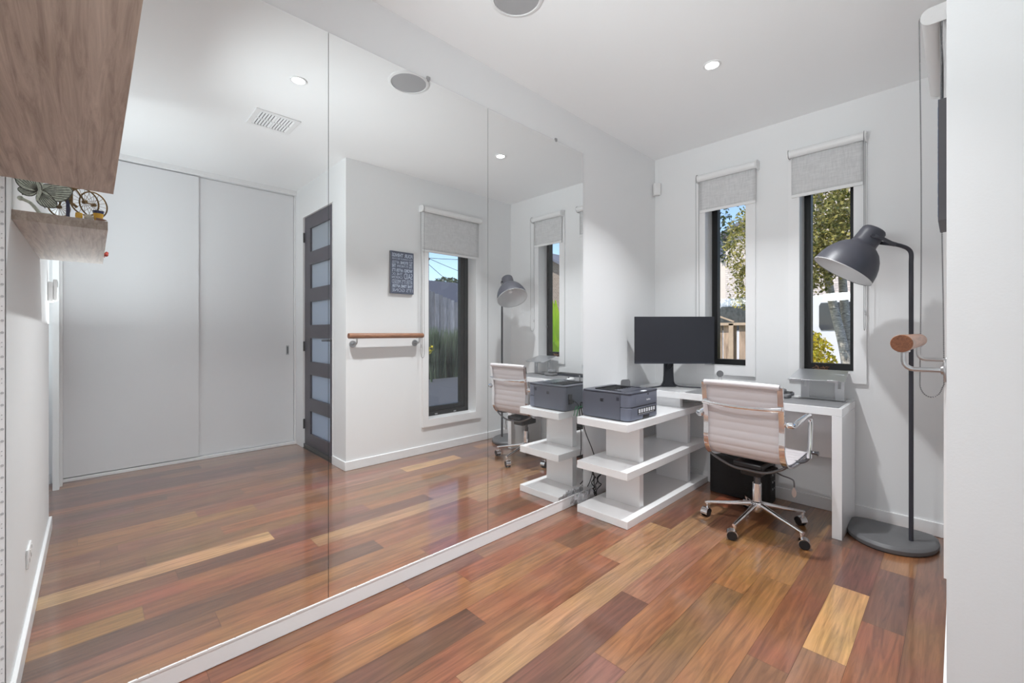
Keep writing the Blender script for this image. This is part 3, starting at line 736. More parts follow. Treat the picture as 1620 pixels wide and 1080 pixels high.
text_block([L_('FOUR', 0, .40, .045, .135, .03), L_('THINGS', .46, 1, .045, .135, .03),
            L_('YOU CANNOT RECOVER', 0, 1, .155, .195),
            L_('THE', 0, .16, .215, .375), L_('STONE', .21, .60, .225, .295, .03), L_('AFTER', .66, 1, .225, .295),
            L_("IT'S THROWN", .21, .76, .315, .375), L_('THE', .82, 1, .305, .385, .03),
            L_('WORD', 0, .42, .405, .485, .03), L_("AFTER IT'S", .47, 1, .405, .485, .02),
            L_('SAID', 0, .42, .505, .645), L_('THE', .50, .78, .505, .565), L_('OC', .83, 1, .505, .565), L_('CASION', .50, 1, .585, .645),
            L_('AFTER', 0, .30, .665, .765), L_("IT'S MISSED", .34, 1, .665, .765),
            L_('THE TIME AFTER', 0, 1, .785, .855, .03), L_("IT'S GONE", 0, 1, .875, .955)], sg, 'lettering', Ms, M['ink'])

# ------------------------------------------------------------------ handrail
hr = thing('handrail', 'short round timber handrail on two steel wall brackets', 'handrail', (XR-.09, 1.93, 1.155))
rx, rz, rr = 1.741, 1.163, .0235
bm = nb(); cyl(bm, (rx, 1.556, rz), (rx, 2.283, rz), rr, n=32); obj('rail', bm, M['railwood'], hr, bevel=.002, smooth=True)
for ya_, yb_ in ((1.5545, 1.556), (2.283, 2.2845)):
    bm = nb(); cyl(bm, (rx, ya_, rz), (rx, yb_, rz), rr-.0012, n=32); obj('end_grain', bm, M['endgrain'], hr)
for y in (1.628, 2.246):
    bm = nb(); zb = rz-.072
    pts = [(rx, y, rz-rr+.002), (rx, y, zb+.022)] + [(rx+.022-.022*math.cos(a), y, zb+.022-.022*math.sin(a)) for a in (PI/8, PI/4, 3*PI/8, PI/2)] + [(XR-.004, y, zb)]
    tube(bm, pts, .0065, 12); 
    o = obj('bracket_arm', bm, M['steel'], hr, smooth=True)
    bm = nb(); cyl(bm, (XR-.0005, y, zb), (XR-.006, y, zb), .031, n=28); cyl(bm, (XR-.006, y, zb), (XR-.012, y, zb), .012, .009, n=16); obj('wall_plate', bm, M['steel'], hr, bevel=.001, smooth=True)
    bm = nb(); box(bm, rx-.012, rx+.012, y-.03, y+.03, rz-rr-.002, rz-rr+.003); obj('saddle_plate', bm, M['steel'], hr, bevel=.001)

# ------------------------------------------------------------------ desk and its shelf unit
dk = thing('desk', 'white gloss desk with a slab leg under the far windows', 'desk', (.70, 3.30, 0))
bm = nb(); box(bm, .012, 1.384, 3.076, 3.530, .709, .755); obj('desktop', bm, M['lacquer'], dk, bevel=.0015)
bm = nb(); box(bm, 1.336, 1.384, 3.076, 3.530, .0008, .7086); obj('leg', bm, M['lacquer'], dk, bevel=.0015)
bm = nb(); box(bm, .60, 1.336, 3.512, 3.530, .36, .7086); obj('back_panel', bm, M['lacquer'], dk, bevel=.001)

su = thing('shelf_unit', 'low white gloss three tier shelf unit carrying the printer', 'shelf unit', (.27, 2.9, 0))
ux0, ux1, uy0, uy1 = .080, .457, 2.317, 3.520
for n, (z0, z1) in (('base_board', (.0008, .048)), ('middle_shelf', (.294, .342)), ('top_shelf', (.585, .633))):
    bm = nb(); box(bm, ux0, ux1, uy0, uy1, z0, z1); obj(n, bm, M['lacquer'], su, bevel=.0015)
for (z0, z1) in ((.0482, .2938), (.3422, .5848)):
    for (y0, y1) in ((2.558, 2.608), (3.275, 3.322)):
        bm = nb(); box(bm, .146, .402, y0, y1, z0, z1); obj('upright_panel', bm, M['lacquer'], su, bevel=.001)
for (y0, y1) in ((3.15, 3.19), (3.44, 3.48)):
    bm = nb(); box(bm, .146, .402, y0, y1, .6332, .7088); obj('desk_support', bm, M['lacquer'], su, bevel=.001)

# ------------------------------------------------------------------ printer
pz0 = .6335
pn = thing('laser_printer', 'slate grey laser printer with a row of paper size labels, on the white shelf unit', 'printer', (.27, 2.57, pz0))
x0, x1, y0, y1, z1 = .070, .432, 2.378, 2.758, pz0+.182
def rrect(x0, x1, y0, y1, r, n=6, corners=(1, 1, 1, 1)):
    out = []
    for (cx_, cy_, a, on) in ((x1, y1, 0, corners[0]), (x0, y1, PI/2, corners[1]), (x0, y0, PI, corners[2]), (x1, y0, 3*PI/2, corners[3])):
        q = r if on else .004
        ccx = cx_-q if cx_ == x1 else cx_+q; ccy = cy_-q if cy_ == y1 else cy_+q
        out += arc(ccx, ccy, q, a, a+PI/2, n)
    return out
bm = nb(); prism(bm, rrect(x0, x1-.064, y0, y1, .02, 5, (0, 1, 1, 0)), pz0+.004, z1-.014); obj('body', bm, M['printer'], pn, bevel=.003, smooth=True)
bm = nb(); prism(bm, rrect(x1-.063, x1, y0+.001, y1-.001, .036, 8, (1, 0, 0, 1)), pz0+.006, pz0+.086)
obj('paper_tray', bm, M['printerf'], pn, bevel=.003, smooth=True)
bm = nb(); prism(bm, rrect(x1-.063, x1, y0+.001, y1-.001, .036, 8, (1, 0, 0, 1)), pz0+.089, z1-.014)
ft = obj('front_cover', bm, M['printerf'], pn, bevel=.003, smooth=True)
bm = nb(); prism(bm, rrect(x0-.001, x1+.001, y0-.001, y1+.001, .034, 8, (1, 1, 1, 1)), z1-.0135, z1-.003); 
lid = obj('lid', bm, M['printerd'], pn, bevel=.003, smooth=True)
# sunken output tray in the lid
bm = nb(); tx0, tx1, ty0, ty1 = x0+.075, x0+.215, y0+.07, y1-.07
box(bm, tx0, tx1, ty0, ty1, z1-.0028, z1-.0018); box(bm, tx0-.008, tx0, ty0-.006, ty1+.006, z1-.0029, z1+.004); box(bm, tx0, tx1+.05, ty0-.008, ty0, z1-.0029, z1+.001); box(bm, tx0, tx1+.05, ty1, ty1+.008, z1-.0029, z1+.001)
for k in range(7): box(bm, tx0+.004, tx1-.01, ty0+.012+k*.033, ty0+.018+k*.033, z1-.0018, z1+.001)
obj('output_tray', bm, M['black'], lid)
bm = nb(); box(bm, x1-.17, x1-.055, y0+.05, y1-.05, z1-.0028, z1-.0015); obj('lid_panel', bm, M['printerd'], lid, bevel=.001)
# tilted paper stop standing up behind
bm = nb(); Mp = Matrix.Translation((x0+.13, y1-.04, z1-.002)) @ Matrix.Rotation(math.radians(46), 4, 'Z')
pl = [(-.034, 0), (.034, 0), (.034, .030)] + arc(.020, .034, .012, .2, PI/2, 4) + arc(-.016, .030, .014, PI/2, PI*.95, 4)
M2 = Mp @ Matrix.Rotation(PI/2, 4, 'X')
prism(bm, pl, -.002, .002, M2); obj('paper_stop', bm, M['greyplastic'], pn)
bm = nb(); prism(bm, rrect(x1-.0605, x1+.0006, y0+.034, y1-.034, .002, 2), pz0+.0862, pz0+.0888); obj('seam_line', bm, M['black'], pn)
# label strip of paper sizes
bm = nb(); ya, yb = y0+.105, y1-.045
box(bm, x1-.0002, x1+.0012, ya, yb, pz0+.034, pz0+.074); ls = obj('label_strip', bm, M['black'], pn)
n = 7
for k in range(n):
    yk = ya+.010+k*(yb-ya-.014)/n
    bm = nb(); w_ = (yb-ya)/n*.62
    box(bm, x1+.0012, x1+.0020, yk, yk+w_, pz0+.046, pz0+.069)
    obj('size_mark', bm, M['paper'], ls)
bm = nb()
for k in range(14): box(bm, x1+.0012, x1+.0018, ya+.008+k*.0145, ya+.008+k*.0145+.009, pz0+.037, pz0+.0395)
obj('small_print', bm, M['paper'], ls)
bm = nb(); box(bm, x1-.02, x1+.0012, y0+.17, y0+.25, pz0+.004, pz0+.026); obj('tray_grip', bm, M['black'], pn)
bm = nb(); box(bm, x1-.0002, x1+.0010, y0+.075, y1-.055, pz0+.100, pz0+.146); fp = obj('fold_down_flap', bm, M['printerf'], ft, bevel=.0008)
bm = nb()
for k in range(7): box(bm, x1-.0002, x1+.0016, y0+.215+k*.0072, y0+.2195+k*.0072, pz0+.118, pz0+.118+(.010 if k in (0, 3, 4) else .0065))
obj('maker_mark', bm, M['paper'], ft)
bm = nb(); cyl(bm, (x1-.001, y0+.235, pz0+.158), (x1+.002, y0+.235, pz0+.158), .006, n=12); obj('power_button', bm, M['black'], ft)
bm = nb(); box(bm, x1-.018, x1+.003, y0+.17, y0+.215, z1-.004, z1+.0005); obj('control_panel', bm, M['paper'], pn, bevel=.001)
bm = nb()
for k in range(3):
    for j in range(3): box(bm, x0+.150+k*.009, x0+.157+k*.009, y0-.0012, y0+.0004, pz0+.112+j*.007, pz0+.1165+j*.007)
obj('side_vent', bm, M['black'], pn)
bm = nb(); box(bm, x1-.090, x1-.070, y0-.0012, y0+.0004, pz0+.128, pz0+.150); obj('side_latch', bm, M['printerd'], pn)
# rear socket and leads
bm = nb(); box(bm, x0-.004, x0+.001, y0+.035, y0+.075, pz0+.05, pz0+.12); box(bm, x0-.022, x0-.004, y0+.04, y0+.07, pz0+.055, pz0+.085); obj('rear_socket', bm, M['black'], pn)
pc = tag(obj('extension_lead', (lambda b: (tube(b, smooth_path([(x0-.0265, 2.433, pz0+.07), (.026, 2.430, pz0+.074), (.010, 2.45, pz0+.045), (.012, 2.47, pz0-.03), (.018, 2.490, .50), (.050, 2.535, .36), (.062, 2.545, .28), (.030, 2.54, .15), (.032, 2.50, .11)], 8), .0032, 8), b)[1])(nb()), M['black'], smooth=True), 'black power lead dropping behind the white shelf unit', 'power lead')
gc = tag(obj('network_cable', (lambda b: (tube(b, smooth_path([(x0-.004, 2.60, pz0+.04), (.038, 2.585, pz0+.04), (.026, 2.50, pz0+.035), (.014, 2.44, pz0+.04), (.012, 2.42, pz0+.03), (.012, 2.40, pz0-.02)], 8), .0024, 8), b)[1])(nb()), M['green_led'], smooth=True), 'thin green network cable behind the grey printer', 'cable')
# tangle of leads and clear wrapping on the floor by the skirting
bm = nb(); r5 = random.Random(11)
for k in range(4):
    pts = [(.030+r5.uniform(-.016, .020), 2.585+r5.uniform(-.02, .02)+.012*i*(k % 2), .02+.022*i+r5.uniform(0, .01)) for i in range(9)]
    tube(bm, smooth_path([(min(max(p[0], .012), .06), min(p[1], 2.66), p[2]) for p in pts], 5), .0035, 7)
tag(obj('cable_bundle', bm, M['black'], smooth=True), 'bundle of black leads hanging behind the shelf unit near the floor', 'cables')
bm = nb(); r6 = random.Random(4)
V = {}
for i in range(15):
    for j in range(7):
        x = .008+.060*j/6; y = 2.34+.20*i/14
        V[i, j] = bm.verts.new((x+r6.uniform(-.004, .004), y+r6.uniform(-.006, .006), .003+.098*math.sin(PI*(j+.2)/6.4)**.6*(.55+.45*r6.random())))
for i in range(14):
    for j in range(6): bm.faces.new((V[i, j], V[i+1, j], V[i+1, j+1], V[i, j+1]))
wr = tag(obj('plastic_wrap', bm, M['clear']), 'crumpled clear plastic wrap by the skirting beside the white shelf unit', 'plastic wrap')
wr.modifiers.new('thick', 'SOLIDIFY').thickness = .0008

# ------------------------------------------------------------------ box under the desk
bm = nb(); 
pl = rrect(.535, .945, 3.338, 3.50, .035, 6)
prism(bm, pl, .001, .288)
M['blackbox'] = mat('black_speckled_vinyl', (.010, .010, .011, 1), .5, bump=.6, bscale=260, vary=.5, vscale=300)
bx = thing('equipment_box', 'black speckled box with side sockets on the floor under the desk', 'box', (.74, 3.42, 0))
obj('case', bm, M['blackbox'], bx, bevel=.004)
for z in (.10, .15, .20, .25):
    for yy, rr_ in ((3.40, .008), (3.44, .005)):
        bm = nb(); cyl(bm, (.944, yy, z), (.949, yy, z), rr_, n=12); obj('socket', bm, M['steel'], bx)

# ------------------------------------------------------------------ monitor
fw_ = Vector((-.718, .696, 0)); rt_ = Vector((.696, .718, 0)); up_ = Vector((0, 0, 1))
mc = Vector((.318, 3.236, 1.133))
mo = thing('monitor', 'wide black desktop monitor on a V shaped dark stand', 'monitor', (.235, 3.325, .756))
def frame_mat(c, x, y, z=up_):
    return Matrix((( x.x, y.x, z.x, c.x), (x.y, y.y, z.y, c.y), (x.z, y.z, z.z, c.z), (0, 0, 0, 1)))
Mm = frame_mat(mc, rt_, fw_)
bm = nb(); box(bm, -.309, .309, 0, .014, -.182, .182, Mm); obj('display_case', bm, M['black'], mo, bevel=.002)
bm = nb(); box(bm, -.3065, .3065, -.0018, .0002, -.172, .1795, Mm); obj('screen', bm, M['screen'], mo)
bm = nb(); box(bm, -.309, .309, -.004, .0006, -.1822, -.1722, Mm); obj('chin_bezel', bm, M['keys'], mo, bevel=.001)
bm = nb(); box(bm, -.15, .15, .0142, .048, -.10, .10, Mm); obj('rear_housing', bm, M['black'], mo, bevel=.010)
Mn = frame_mat(Vector((.228, 3.318, 0)), rt_, fw_)
bm = nb()
loft(bm, [[Mn @ Vector((x*w_, y, z)) for x, y in ((-1, -.010), (1, -.010), (1, .010), (-1, .010))] for w_, z in ((.038, 1.10), (.037, .95), (.038, .85), (.042, .80), (.055, .772), (.060, .7575))])
nk = obj('stand_neck', bm, M['screen'], mo, bevel=.002)
bm = nb()
for s in (-1, 1):
    pts = smooth_path([(s*.035, .0, .80), (s*.050, -.01, .775), (s*.085, -.035, .7645), (s*.21, -.115, .7635)], 6)
    tube(bm, [Mn @ Vector(p) for p in pts], .013, 8, ry=.0055, up=(0, 0, 1))
obj('stand_leg', bm, M['screen'], mo, smooth=True)
bm = nb(); tube(bm, [Mn @ Vector(p) for p in smooth_path([(.0, -.012, .98), (-.020, -.02, .925), (.0, -.03, .905), (.028, -.02, .935), (.03, .0, .97)], 6)], .0035, 7)
obj('monitor_cable', bm, M['black'], mo, smooth=True)

# ------------------------------------------------------------------ things on the desk
dt = .7552
bm = nb(); prism(bm, rrect(.46, 1.365, 3.092, 3.385, .02, 5), dt, dt+.003)
tag(obj('desk_mat', bm, M['mat_grey']), 'wide flat grey desk mat along the front of the white desk', 'desk mat')
# laptop riser
lr = thing('laptop_riser', 'raised aluminium laptop stand with two upturned front lips', 'laptop stand', (1.22, 3.42, dt))
bl, br, tl, tr = Vector((1.068, 3.268, .886)), Vector((1.366, 3.312, .886)), Vector((1.085, 3.498, .942)), Vector((1.352, 3.520, .940))
bm = nb(); nrm = (br-bl).cross(tl-bl).normalized()*.004
loft(bm, [[bl, br, tr, tl], [bl+nrm, br+nrm, tr+nrm, tl+nrm]]); obj('tray', bm, M['alu'], lr, bevel=.001)
ex = (br-bl).normalized(); ey = (tl-bl).normalized(); ez = ex.cross(ey)
def frame_p(o_): return Matrix(((ex.x, ey.x, ez.x, o_.x), (ex.y, ey.y, ez.y, o_.y), (ex.z, ey.z, ez.z, o_.z), (0, 0, 0, 1)))
Mq = frame_p(bl)
for u in (.022, .212):
    bm = nb(); box(bm, u, u+.058, -.012, .0, -.002, .006, Mq); box(bm, u, u+.058, -.014, -.011, -.002, .013, Mq); obj('front_lip', bm, M['alu'], lr, bevel=.0015)
for cx_ in (1.132, 1.318):
    bm = nb(); yb_ = 3.43; w_ = .024
    # sheet leg: upright with a slot, foot running back
    wall_with_holes(bm, 'Y', yb_, yb_+.004, cx_-w_, cx_+w_, dt+.006, .924, [(cx_-.008, cx_+.008, .83, .88)])
    o = obj('leg', bm, M['alu'], lr)
bm = nb(); box(bm, 1.10, 1.345, 3.40, 3.434, dt+.0032, dt+.0062); box(bm, 1.10, 1.345, 3.434, 3.52, dt+.0032, dt+.0062); obj('foot_plate', bm, M['alu'], lr, bevel=.001)
# cushioned disc on two wires
ds = thing('desk_clip_stand', 'small round grey disc on twin wires, standing on the desk behind the chair', 'stand', (.587, 3.42, dt))
bm = nb(); cyl(bm, (.587+.002, 3.418, .879), (.587-.002, 3.424, .879), .0245, n=28); obj('disc', bm, M['greyplastic'], ds, bevel=.001)
bm = nb()
for dx in (-.010, .012): cyl(bm, (.587+dx, 3.421, .86), (.587+dx, 3.421, dt+.008), .0016, n=8)
obj('wires', bm, M['steel'], ds)
bm = nb(); cyl(bm, (.587, 3.421, dt+.0002), (.587, 3.421, dt+.009), .034, n=28); obj('base', bm, M['greyplastic'], ds, bevel=.002)
# keyboard, mouse, headset puck
kb = thing('keyboard', 'dark keyboard lying at the back of the desk, seen in the mirror', 'keyboard', (.80, 3.44, dt))
bm = nb(); box(bm, .655, 1.05, 3.400, 3.520, dt+.0003, dt+.020); obj('keyboard_case', bm, M['keys'], kb, bevel=.004)
bm = nb()
for i in range(18):
    for j in range(5): box(bm, .665+i*.0211, .683+i*.0211, 3.408+j*.0215, 3.426+j*.0215, dt+.0203, dt+.0255)
obj('keys', bm, M['black'], kb)
ms = thing('computer_mouse', 'low white computer mouse on the grey desk mat, seen in the mirror', 'mouse', (.62, 3.14, dt+.003))
bm = nb(); sphere(bm, (.62, 3.14, dt+.008), .030, 18, 10, 1.0, 1.7, .62)
for v_ in bm.verts: v_.co.z = max(v_.co.z, dt+.0034)
obj('mouse_shell', bm, M['plastic_white'], ms, smooth=True)
bm = nb(); cyl(bm, (.617, 3.112, dt+.027), (.623, 3.112, dt+.027), .006, n=12); obj('scroll_wheel', bm, M['black'], ms)
hp = thing('desk_phone', 'dark grey lumpy gadget on the desk beside the chair back', 'gadget', (1.015, 3.30, dt))
bm = nb(); prism(bm, rrect(.955, 1.072, 3.275, 3.365, .02, 5), dt+.0032, dt+.028); obj('base', bm, M['greyplastic'], hp, bevel=.008, seg=3)
bm = nb(); prism(bm, rrect(.965, 1.045, 3.300, 3.362, .02, 5), dt+.0285, dt+.060); obj('cover', bm, M['mat_grey'], hp, bevel=.010, seg=3)

# ------------------------------------------------------------------ floor lamp
lp = thing('floor_lamp', 'dark grey metal floor lamp with a bell shade and heavy half round base', 'floor lamp', (1.62, 3.29, 0))
P0 = Vector((1.665, 3.252, 0))
bm = nb()
# base outline: rounded D, straight edge against the wall
pl = []
for k in range(25):
    a = PI + PI*k/24; pl.append((1.572+.205*math.cos(a), 3.34+.262*math.sin(a)*1.0))
pl = [(x, y) for x, y in pl] + [(1.770, 3.42), (1.752, 3.455), (1.70, 3.47), (1.44, 3.47), (1.39, 3.455), (1.372, 3.42)]
def scaled(pl, s):
    cx_ = sum(p[0] for p in pl)/len(pl); cy_ = sum(p[1] for p in pl)/len(pl)
    return [(cx_+(x-cx_)*s, cy_+(y-cy_)*s) for x, y in pl]
loft(bm, [[Vector((x, y, z)) for x, y in scaled(pl, s)] for s, z in ((.99, .006), (1.0, .012), (1.0, .026), (.955, .036), (.90, .042))])
obj('base', bm, M['lampbase'], lp, smooth=True)
bm = nb(); loft(bm, [[Vector((x, y, z)) for x, y in scaled(pl, .97)] for z in (.0006, .0062)]); obj('base_pad', bm, M['black'], lp)
bm = nb()
Mt2 = Vector((1.514, 3.185, 1.768))            # crown of the shade
tip = Vector((1.560, 3.206, 1.703))
pts = [P0+Vector((0, 0, .04)), P0+Vector((0, 0, .8)), P0+Vector((0, 0, 1.58))]
bend = smooth_path([P0+Vector((0, 0, 1.58)), P0+Vector((0, 0, 1.628)), P0+Vector((-.012, -.005, 1.655)), P0+Vector((-.040, -.018, 1.674)), P0+Vector((-.085, -.038, 1.692))], 6)
tube(bm, pts[:-1]+bend, .0105, 14); obj('pole', bm, M['pole'], lp, smooth=True)
# shade: axis from crown to rim centre
ax = (Vector((1.378, 3.132, 1.552)) - Mt2).normalized()
zx = ax; xx = Vector((0, 0, 1)).cross(zx).normalized(); yx = zx.cross(xx)
Ml = Matrix(((xx.x, yx.x, zx.x, Mt2.x), (xx.y, yx.y, zx.y, Mt2.y), (xx.z, yx.z, zx.z, Mt2.z), (0, 0, 0, 1)))
prof = [(.0005, -.016), (.034, -.015), (.053, -.009), (.060, .0), (.0615, .02), (.063, .078), (.066, .090), (.080, .100), (.104, .120), (.126, .150), (.142, .182), (.153, .218), (.158, .252), (.160, .266)]
bm = nb(); lathe(bm, prof, Ml, 56); sh = obj('lamp_shade', bm, M['lamp'], lp, smooth=True, angle=.9)
bm = nb(); lathe(bm, [(.1602, .2665), (.1602, .2640), (.1565, .2640)] + [(r-.0022, z+.001) for r, z in prof[::-1][1:9]] + [(.05, .100), (.0005, .099)], Ml, 56)
obj('shade_lining', bm, M['lampin'], sh, smooth=True, angle=.9)
bm = nb(); lathe(bm, [(.0005, .190), (.018, .187), (.028, .174), (.030, .158), (.024, .138), (.016, .12), (.014, .101)], Ml, 24); obj('bulb', bm, M['plastic_white'], lp, smooth=True)
# U bracket holding the neck
bm = nb()
side = xx
bk = Ml @ Vector((0, 0, .045))
away = (P0+Vector((-.085, -.038, 1.692)) - bk)
for s in (-1, 1):
    a = bk + side*s*.066
    tube(bm, smooth_path([a, a+away*.35, P0+Vector((-.085, -.038, 1.692))+side*s*.016, P0+Vector((-.062, -.028, 1.683))+side*s*.009], 6), .003, 8, ry=.010)
obj('shade_bracket', bm, M['lamp'], lp, smooth=True)
for s in (-1, 1):
    a = bk + side*s*.062; bm = nb(); cyl(bm, a, a+side*s*.012, .009, n=14)
    obj('thumb_screw', bm, M['pole'], lp, smooth=True)

# ------------------------------------------------------------------ office chair
ch = thing('office_chair', 'pale ribbed office chair with chrome frame and five castors', 'chair', (.985, 2.935, 0), math.radians(-3))
M['sling'] = mat('warm_grey_leather', srgb(212, 206, 208), .42, bump=.05, bscale=220)
prof = [(-.268, .878), (-.272, .893), (-.264, .904), (-.252, .898), (-.246, .86), (-.238, .80), (-.228, .74), (-.221, .69), (-.218, .65), (-.219, .61), (-.221, .57), (-.216, .53), (-.200, .492), (-.170, .463), (-.12, .446), (-.05, .440), (.05, .444), (.15, .452), (.22, .456), (.262, .446), (.280, .424)]
path = [Vector((0, y, z)) for y, z in smooth_path([(y, z, 0) for y, z in prof], 6) and [(p.x, p.y) for p in smooth_path([(y, z, 0) for y, z in prof], 6)]]
def sling(w0, w1, thick, ribs):
    bm = nb(); s = [0]
    for a, b_ in zip(path, path[1:]): s.append(s[-1]+(b_-a).length)
    # resample
    N = 210; tot = s[-1]; P = []
    j = 0
    for k in range(N+1):
        t = tot*k/N
        while j < len(s)-2 and s[j+1] < t: j += 1
        f = (t-s[j])/max(s[j+1]-s[j], 1e-9); P.append((path[j].lerp(path[j+1], f), t))
    rows_f, rows_b = [], []
    for k, (p, t) in enumerate(P):
        a = P[max(k-1, 0)][0]; b_ = P[min(k+1, N)][0]; tg = (b_-a).normalized(); nr = Vector((0, -tg.z, tg.y))
        ph = (t % .047)/.047; rib = thick*(abs(math.sin(PI*ph))**.45) + .003
        e = min(1, min(t, tot-t)/.02)
        row_f, row_b = [], []
        for i in range(9):
            x = w0+(w1-w0)*i/8; ed = math.sin(PI*min(max((i)/8, .04), .96))**.35
            row_f.append(bm.verts.new(p+Vector((x, 0, 0))+nr*(rib*ed*.5)*1)); row_b.append(bm.verts.new(p+Vector((x, 0, 0))-nr*(rib*ed*.5)))
        rows_f.append(row_f); rows_b.append(row_b)
    for k in range(N):
        for i in range(8):
            bm.faces.new((rows_f[k][i], rows_f[k][i+1], rows_f[k+1][i+1], rows_f[k+1][i]))
            bm.faces.new((rows_b[k][i], rows_b[k+1][i], rows_b[k+1][i+1], rows_b[k][i+1]))
        for i, fl in ((0, 1), (8, 0)):
            bm.faces.new((rows_f[k][i], rows_f[k+1][i], rows_b[k+1][i], rows_b[k][i]))
    for k in (0, N):
        for i in range(8): bm.faces.new((rows_f[k][i], rows_b[k][i], rows_b[k][i+1], rows_f[k][i+1]))
    return bm
obj('seat_and_back', sling(-.205, .205, .011, 1), M['sling'], ch, local=True, smooth=True, angle=1.2)
for s in (-1, 1):
    bm = nb()
    rs = []
    fp = path[8:-6:2]
    for k, p in enumerate(fp):
        a = fp[max(k-1, 0)]; b_ = fp[min(k+1, len(fp)-1)]; tg = (b_-a).normalized(); nr = Vector((0, -tg.z, tg.y))
        xi, xo = s*.192, s*.221
        o1 = p - nr*.018; o0 = p - nr*.006
        rs.append([o0+Vector((xi, 0, 0)), o0+Vector((xo, 0, 0)), o1+Vector((xo, 0, 0)), o1+Vector((xi, 0, 0))])
    loft(bm, rs)
    obj('side_frame', bm, M['chrome'], ch, local=True, bevel=.0022, seg=2, smooth=True)
bm = nb()
pts = smooth_path([(-.205, -.262, .772), (-.15, -.275, .768), (0, -.284, .765), (.15, -.275, .768), (.205, -.262, .772)], 8)
tube(bm, pts, .005, 10, ry=.010, up=(0, 0, 1)); obj('back_crossbar', bm, M['chrome'], ch, local=True, smooth=True)
for s in (-1, 1):
    bm = nb()
    tube(bm, [(s*.214, -.262, .772), (s*.200, -.264, .772), (s*.165, -.272, .769)], [.012, .010, .0075], 10, ry=.013, up=(0, 0, 1))
    obj('crossbar_clamp', bm, M['chrome'], ch, local=True, smooth=True)
for s in (-1, 1):
    bm = nb(); X = s*.262
    pts = smooth_path([(s*.222, -.238, .692), (s*.245, -.236, .692), (X, -.215, .694), (X, -.10, .705), (X, .02, .712), (X, .060, .700), (X, .072, .665), (X, .066, .60), (X, .052, .52), (X, .046, .468)], 6)
    tube(bm, pts, .0175, 14, ry=.0125, up=(1, 0, 0)); 
    ar = obj('armrest', bm, M['chrome'], ch, local=True, smooth=True)
    bm = nb(); tube(bm, smooth_path([(X, .050, .478), (s*.245, .045, .452), (s*.222, .03, .440), (s*.195, .02, .437)], 6), .010, 10); obj('arm_mount', bm, M['darkchrome'], ar, local=True, smooth=True)
    bm = nb(); cyl(bm, (s*.272, .055, .50), (s*.300, .055, .50), .010, n=14); cyl(bm, (s*.300, .055, .50), (s*.304, .055, .50), .013, n=14); obj('tension_knob', bm, M['darkchrome'], ar, local=True, smooth=True)
for y, dip in ((-.175, .062), (.17, .03)):
    bm = nb(); pts = smooth_path([(-.212, y, .452 if y < 0 else .440), (-.17, y, .425), (-.08, y, .452-dip), (.0, y, .448-dip), (.10, y, .452-dip), (.18, y, .425), (.212, y, .450 if y < 0 else .440)], 6)
    tube(bm, pts, .0075, 10); obj('seat_stretcher', bm, M['darkchrome'], ch, local=True, smooth=True)
bm = nb(); box(bm, -.075, .085, -.17, .17, .392, .424); obj('seat_plate', bm, M['black'], ch, local=True, bevel=.008)
bm = nb(); box(bm, -.055, .060, -.115, .08, .335, .3918); box(bm, -.035, .11, -.04, .03, .352, .385); obj('tilt_mechanism', bm, M['black'], ch, local=True, bevel=.010)
bm = nb(); tube(bm, smooth_path([(.10, -.03, .372), (.15, -.05, .362), (.195, -.055, .356), (.212, -.055, .345), (.215, -.055, .31)], 6), .004, 8); lv = obj('tilt_lever', bm, M['darkchrome'], ch, local=True, smooth=True)
bm = nb(); prism(bm, [(.013*math.sin(a)*(1 if math.cos(a) < 0 else .55+.45*(1-math.cos(a))), .030*math.cos(a)) for a in [2*PI*k/20 for k in range(20)]], -.004, .004, Matrix.Translation((.215, -.055, .283)) @ Matrix.Rotation(PI/2, 4, 'X')); obj('lever_paddle', bm, M['steel'], lv, local=True, bevel=.001)
bm = nb(); cyl(bm, (0, 0, .275), (0, 0, .34), .013, n=20); cyl(bm, (0, 0, .262), (0, 0, .300), .0185, n=20); obj('gas_lift', bm, M['darkchrome'], ch, local=True, smooth=True)
bm = nb(); cyl(bm, (0, 0, .150), (0, 0, .268), .0255, n=28); obj('lift_sleeve', bm, M['chrome'], ch, local=True, smooth=True)
bm = nb(); lathe(bm, [(.0005, .092), (.020, .092), (.023, .10), (.036, .118), (.038, .135), (.034, .155), (.027, .160), (.0005, .160)], Matrix(), 28); obj('base_hub', bm, M['chrome'], ch, local=True, smooth=True)
ang0 = math.radians(191+3)
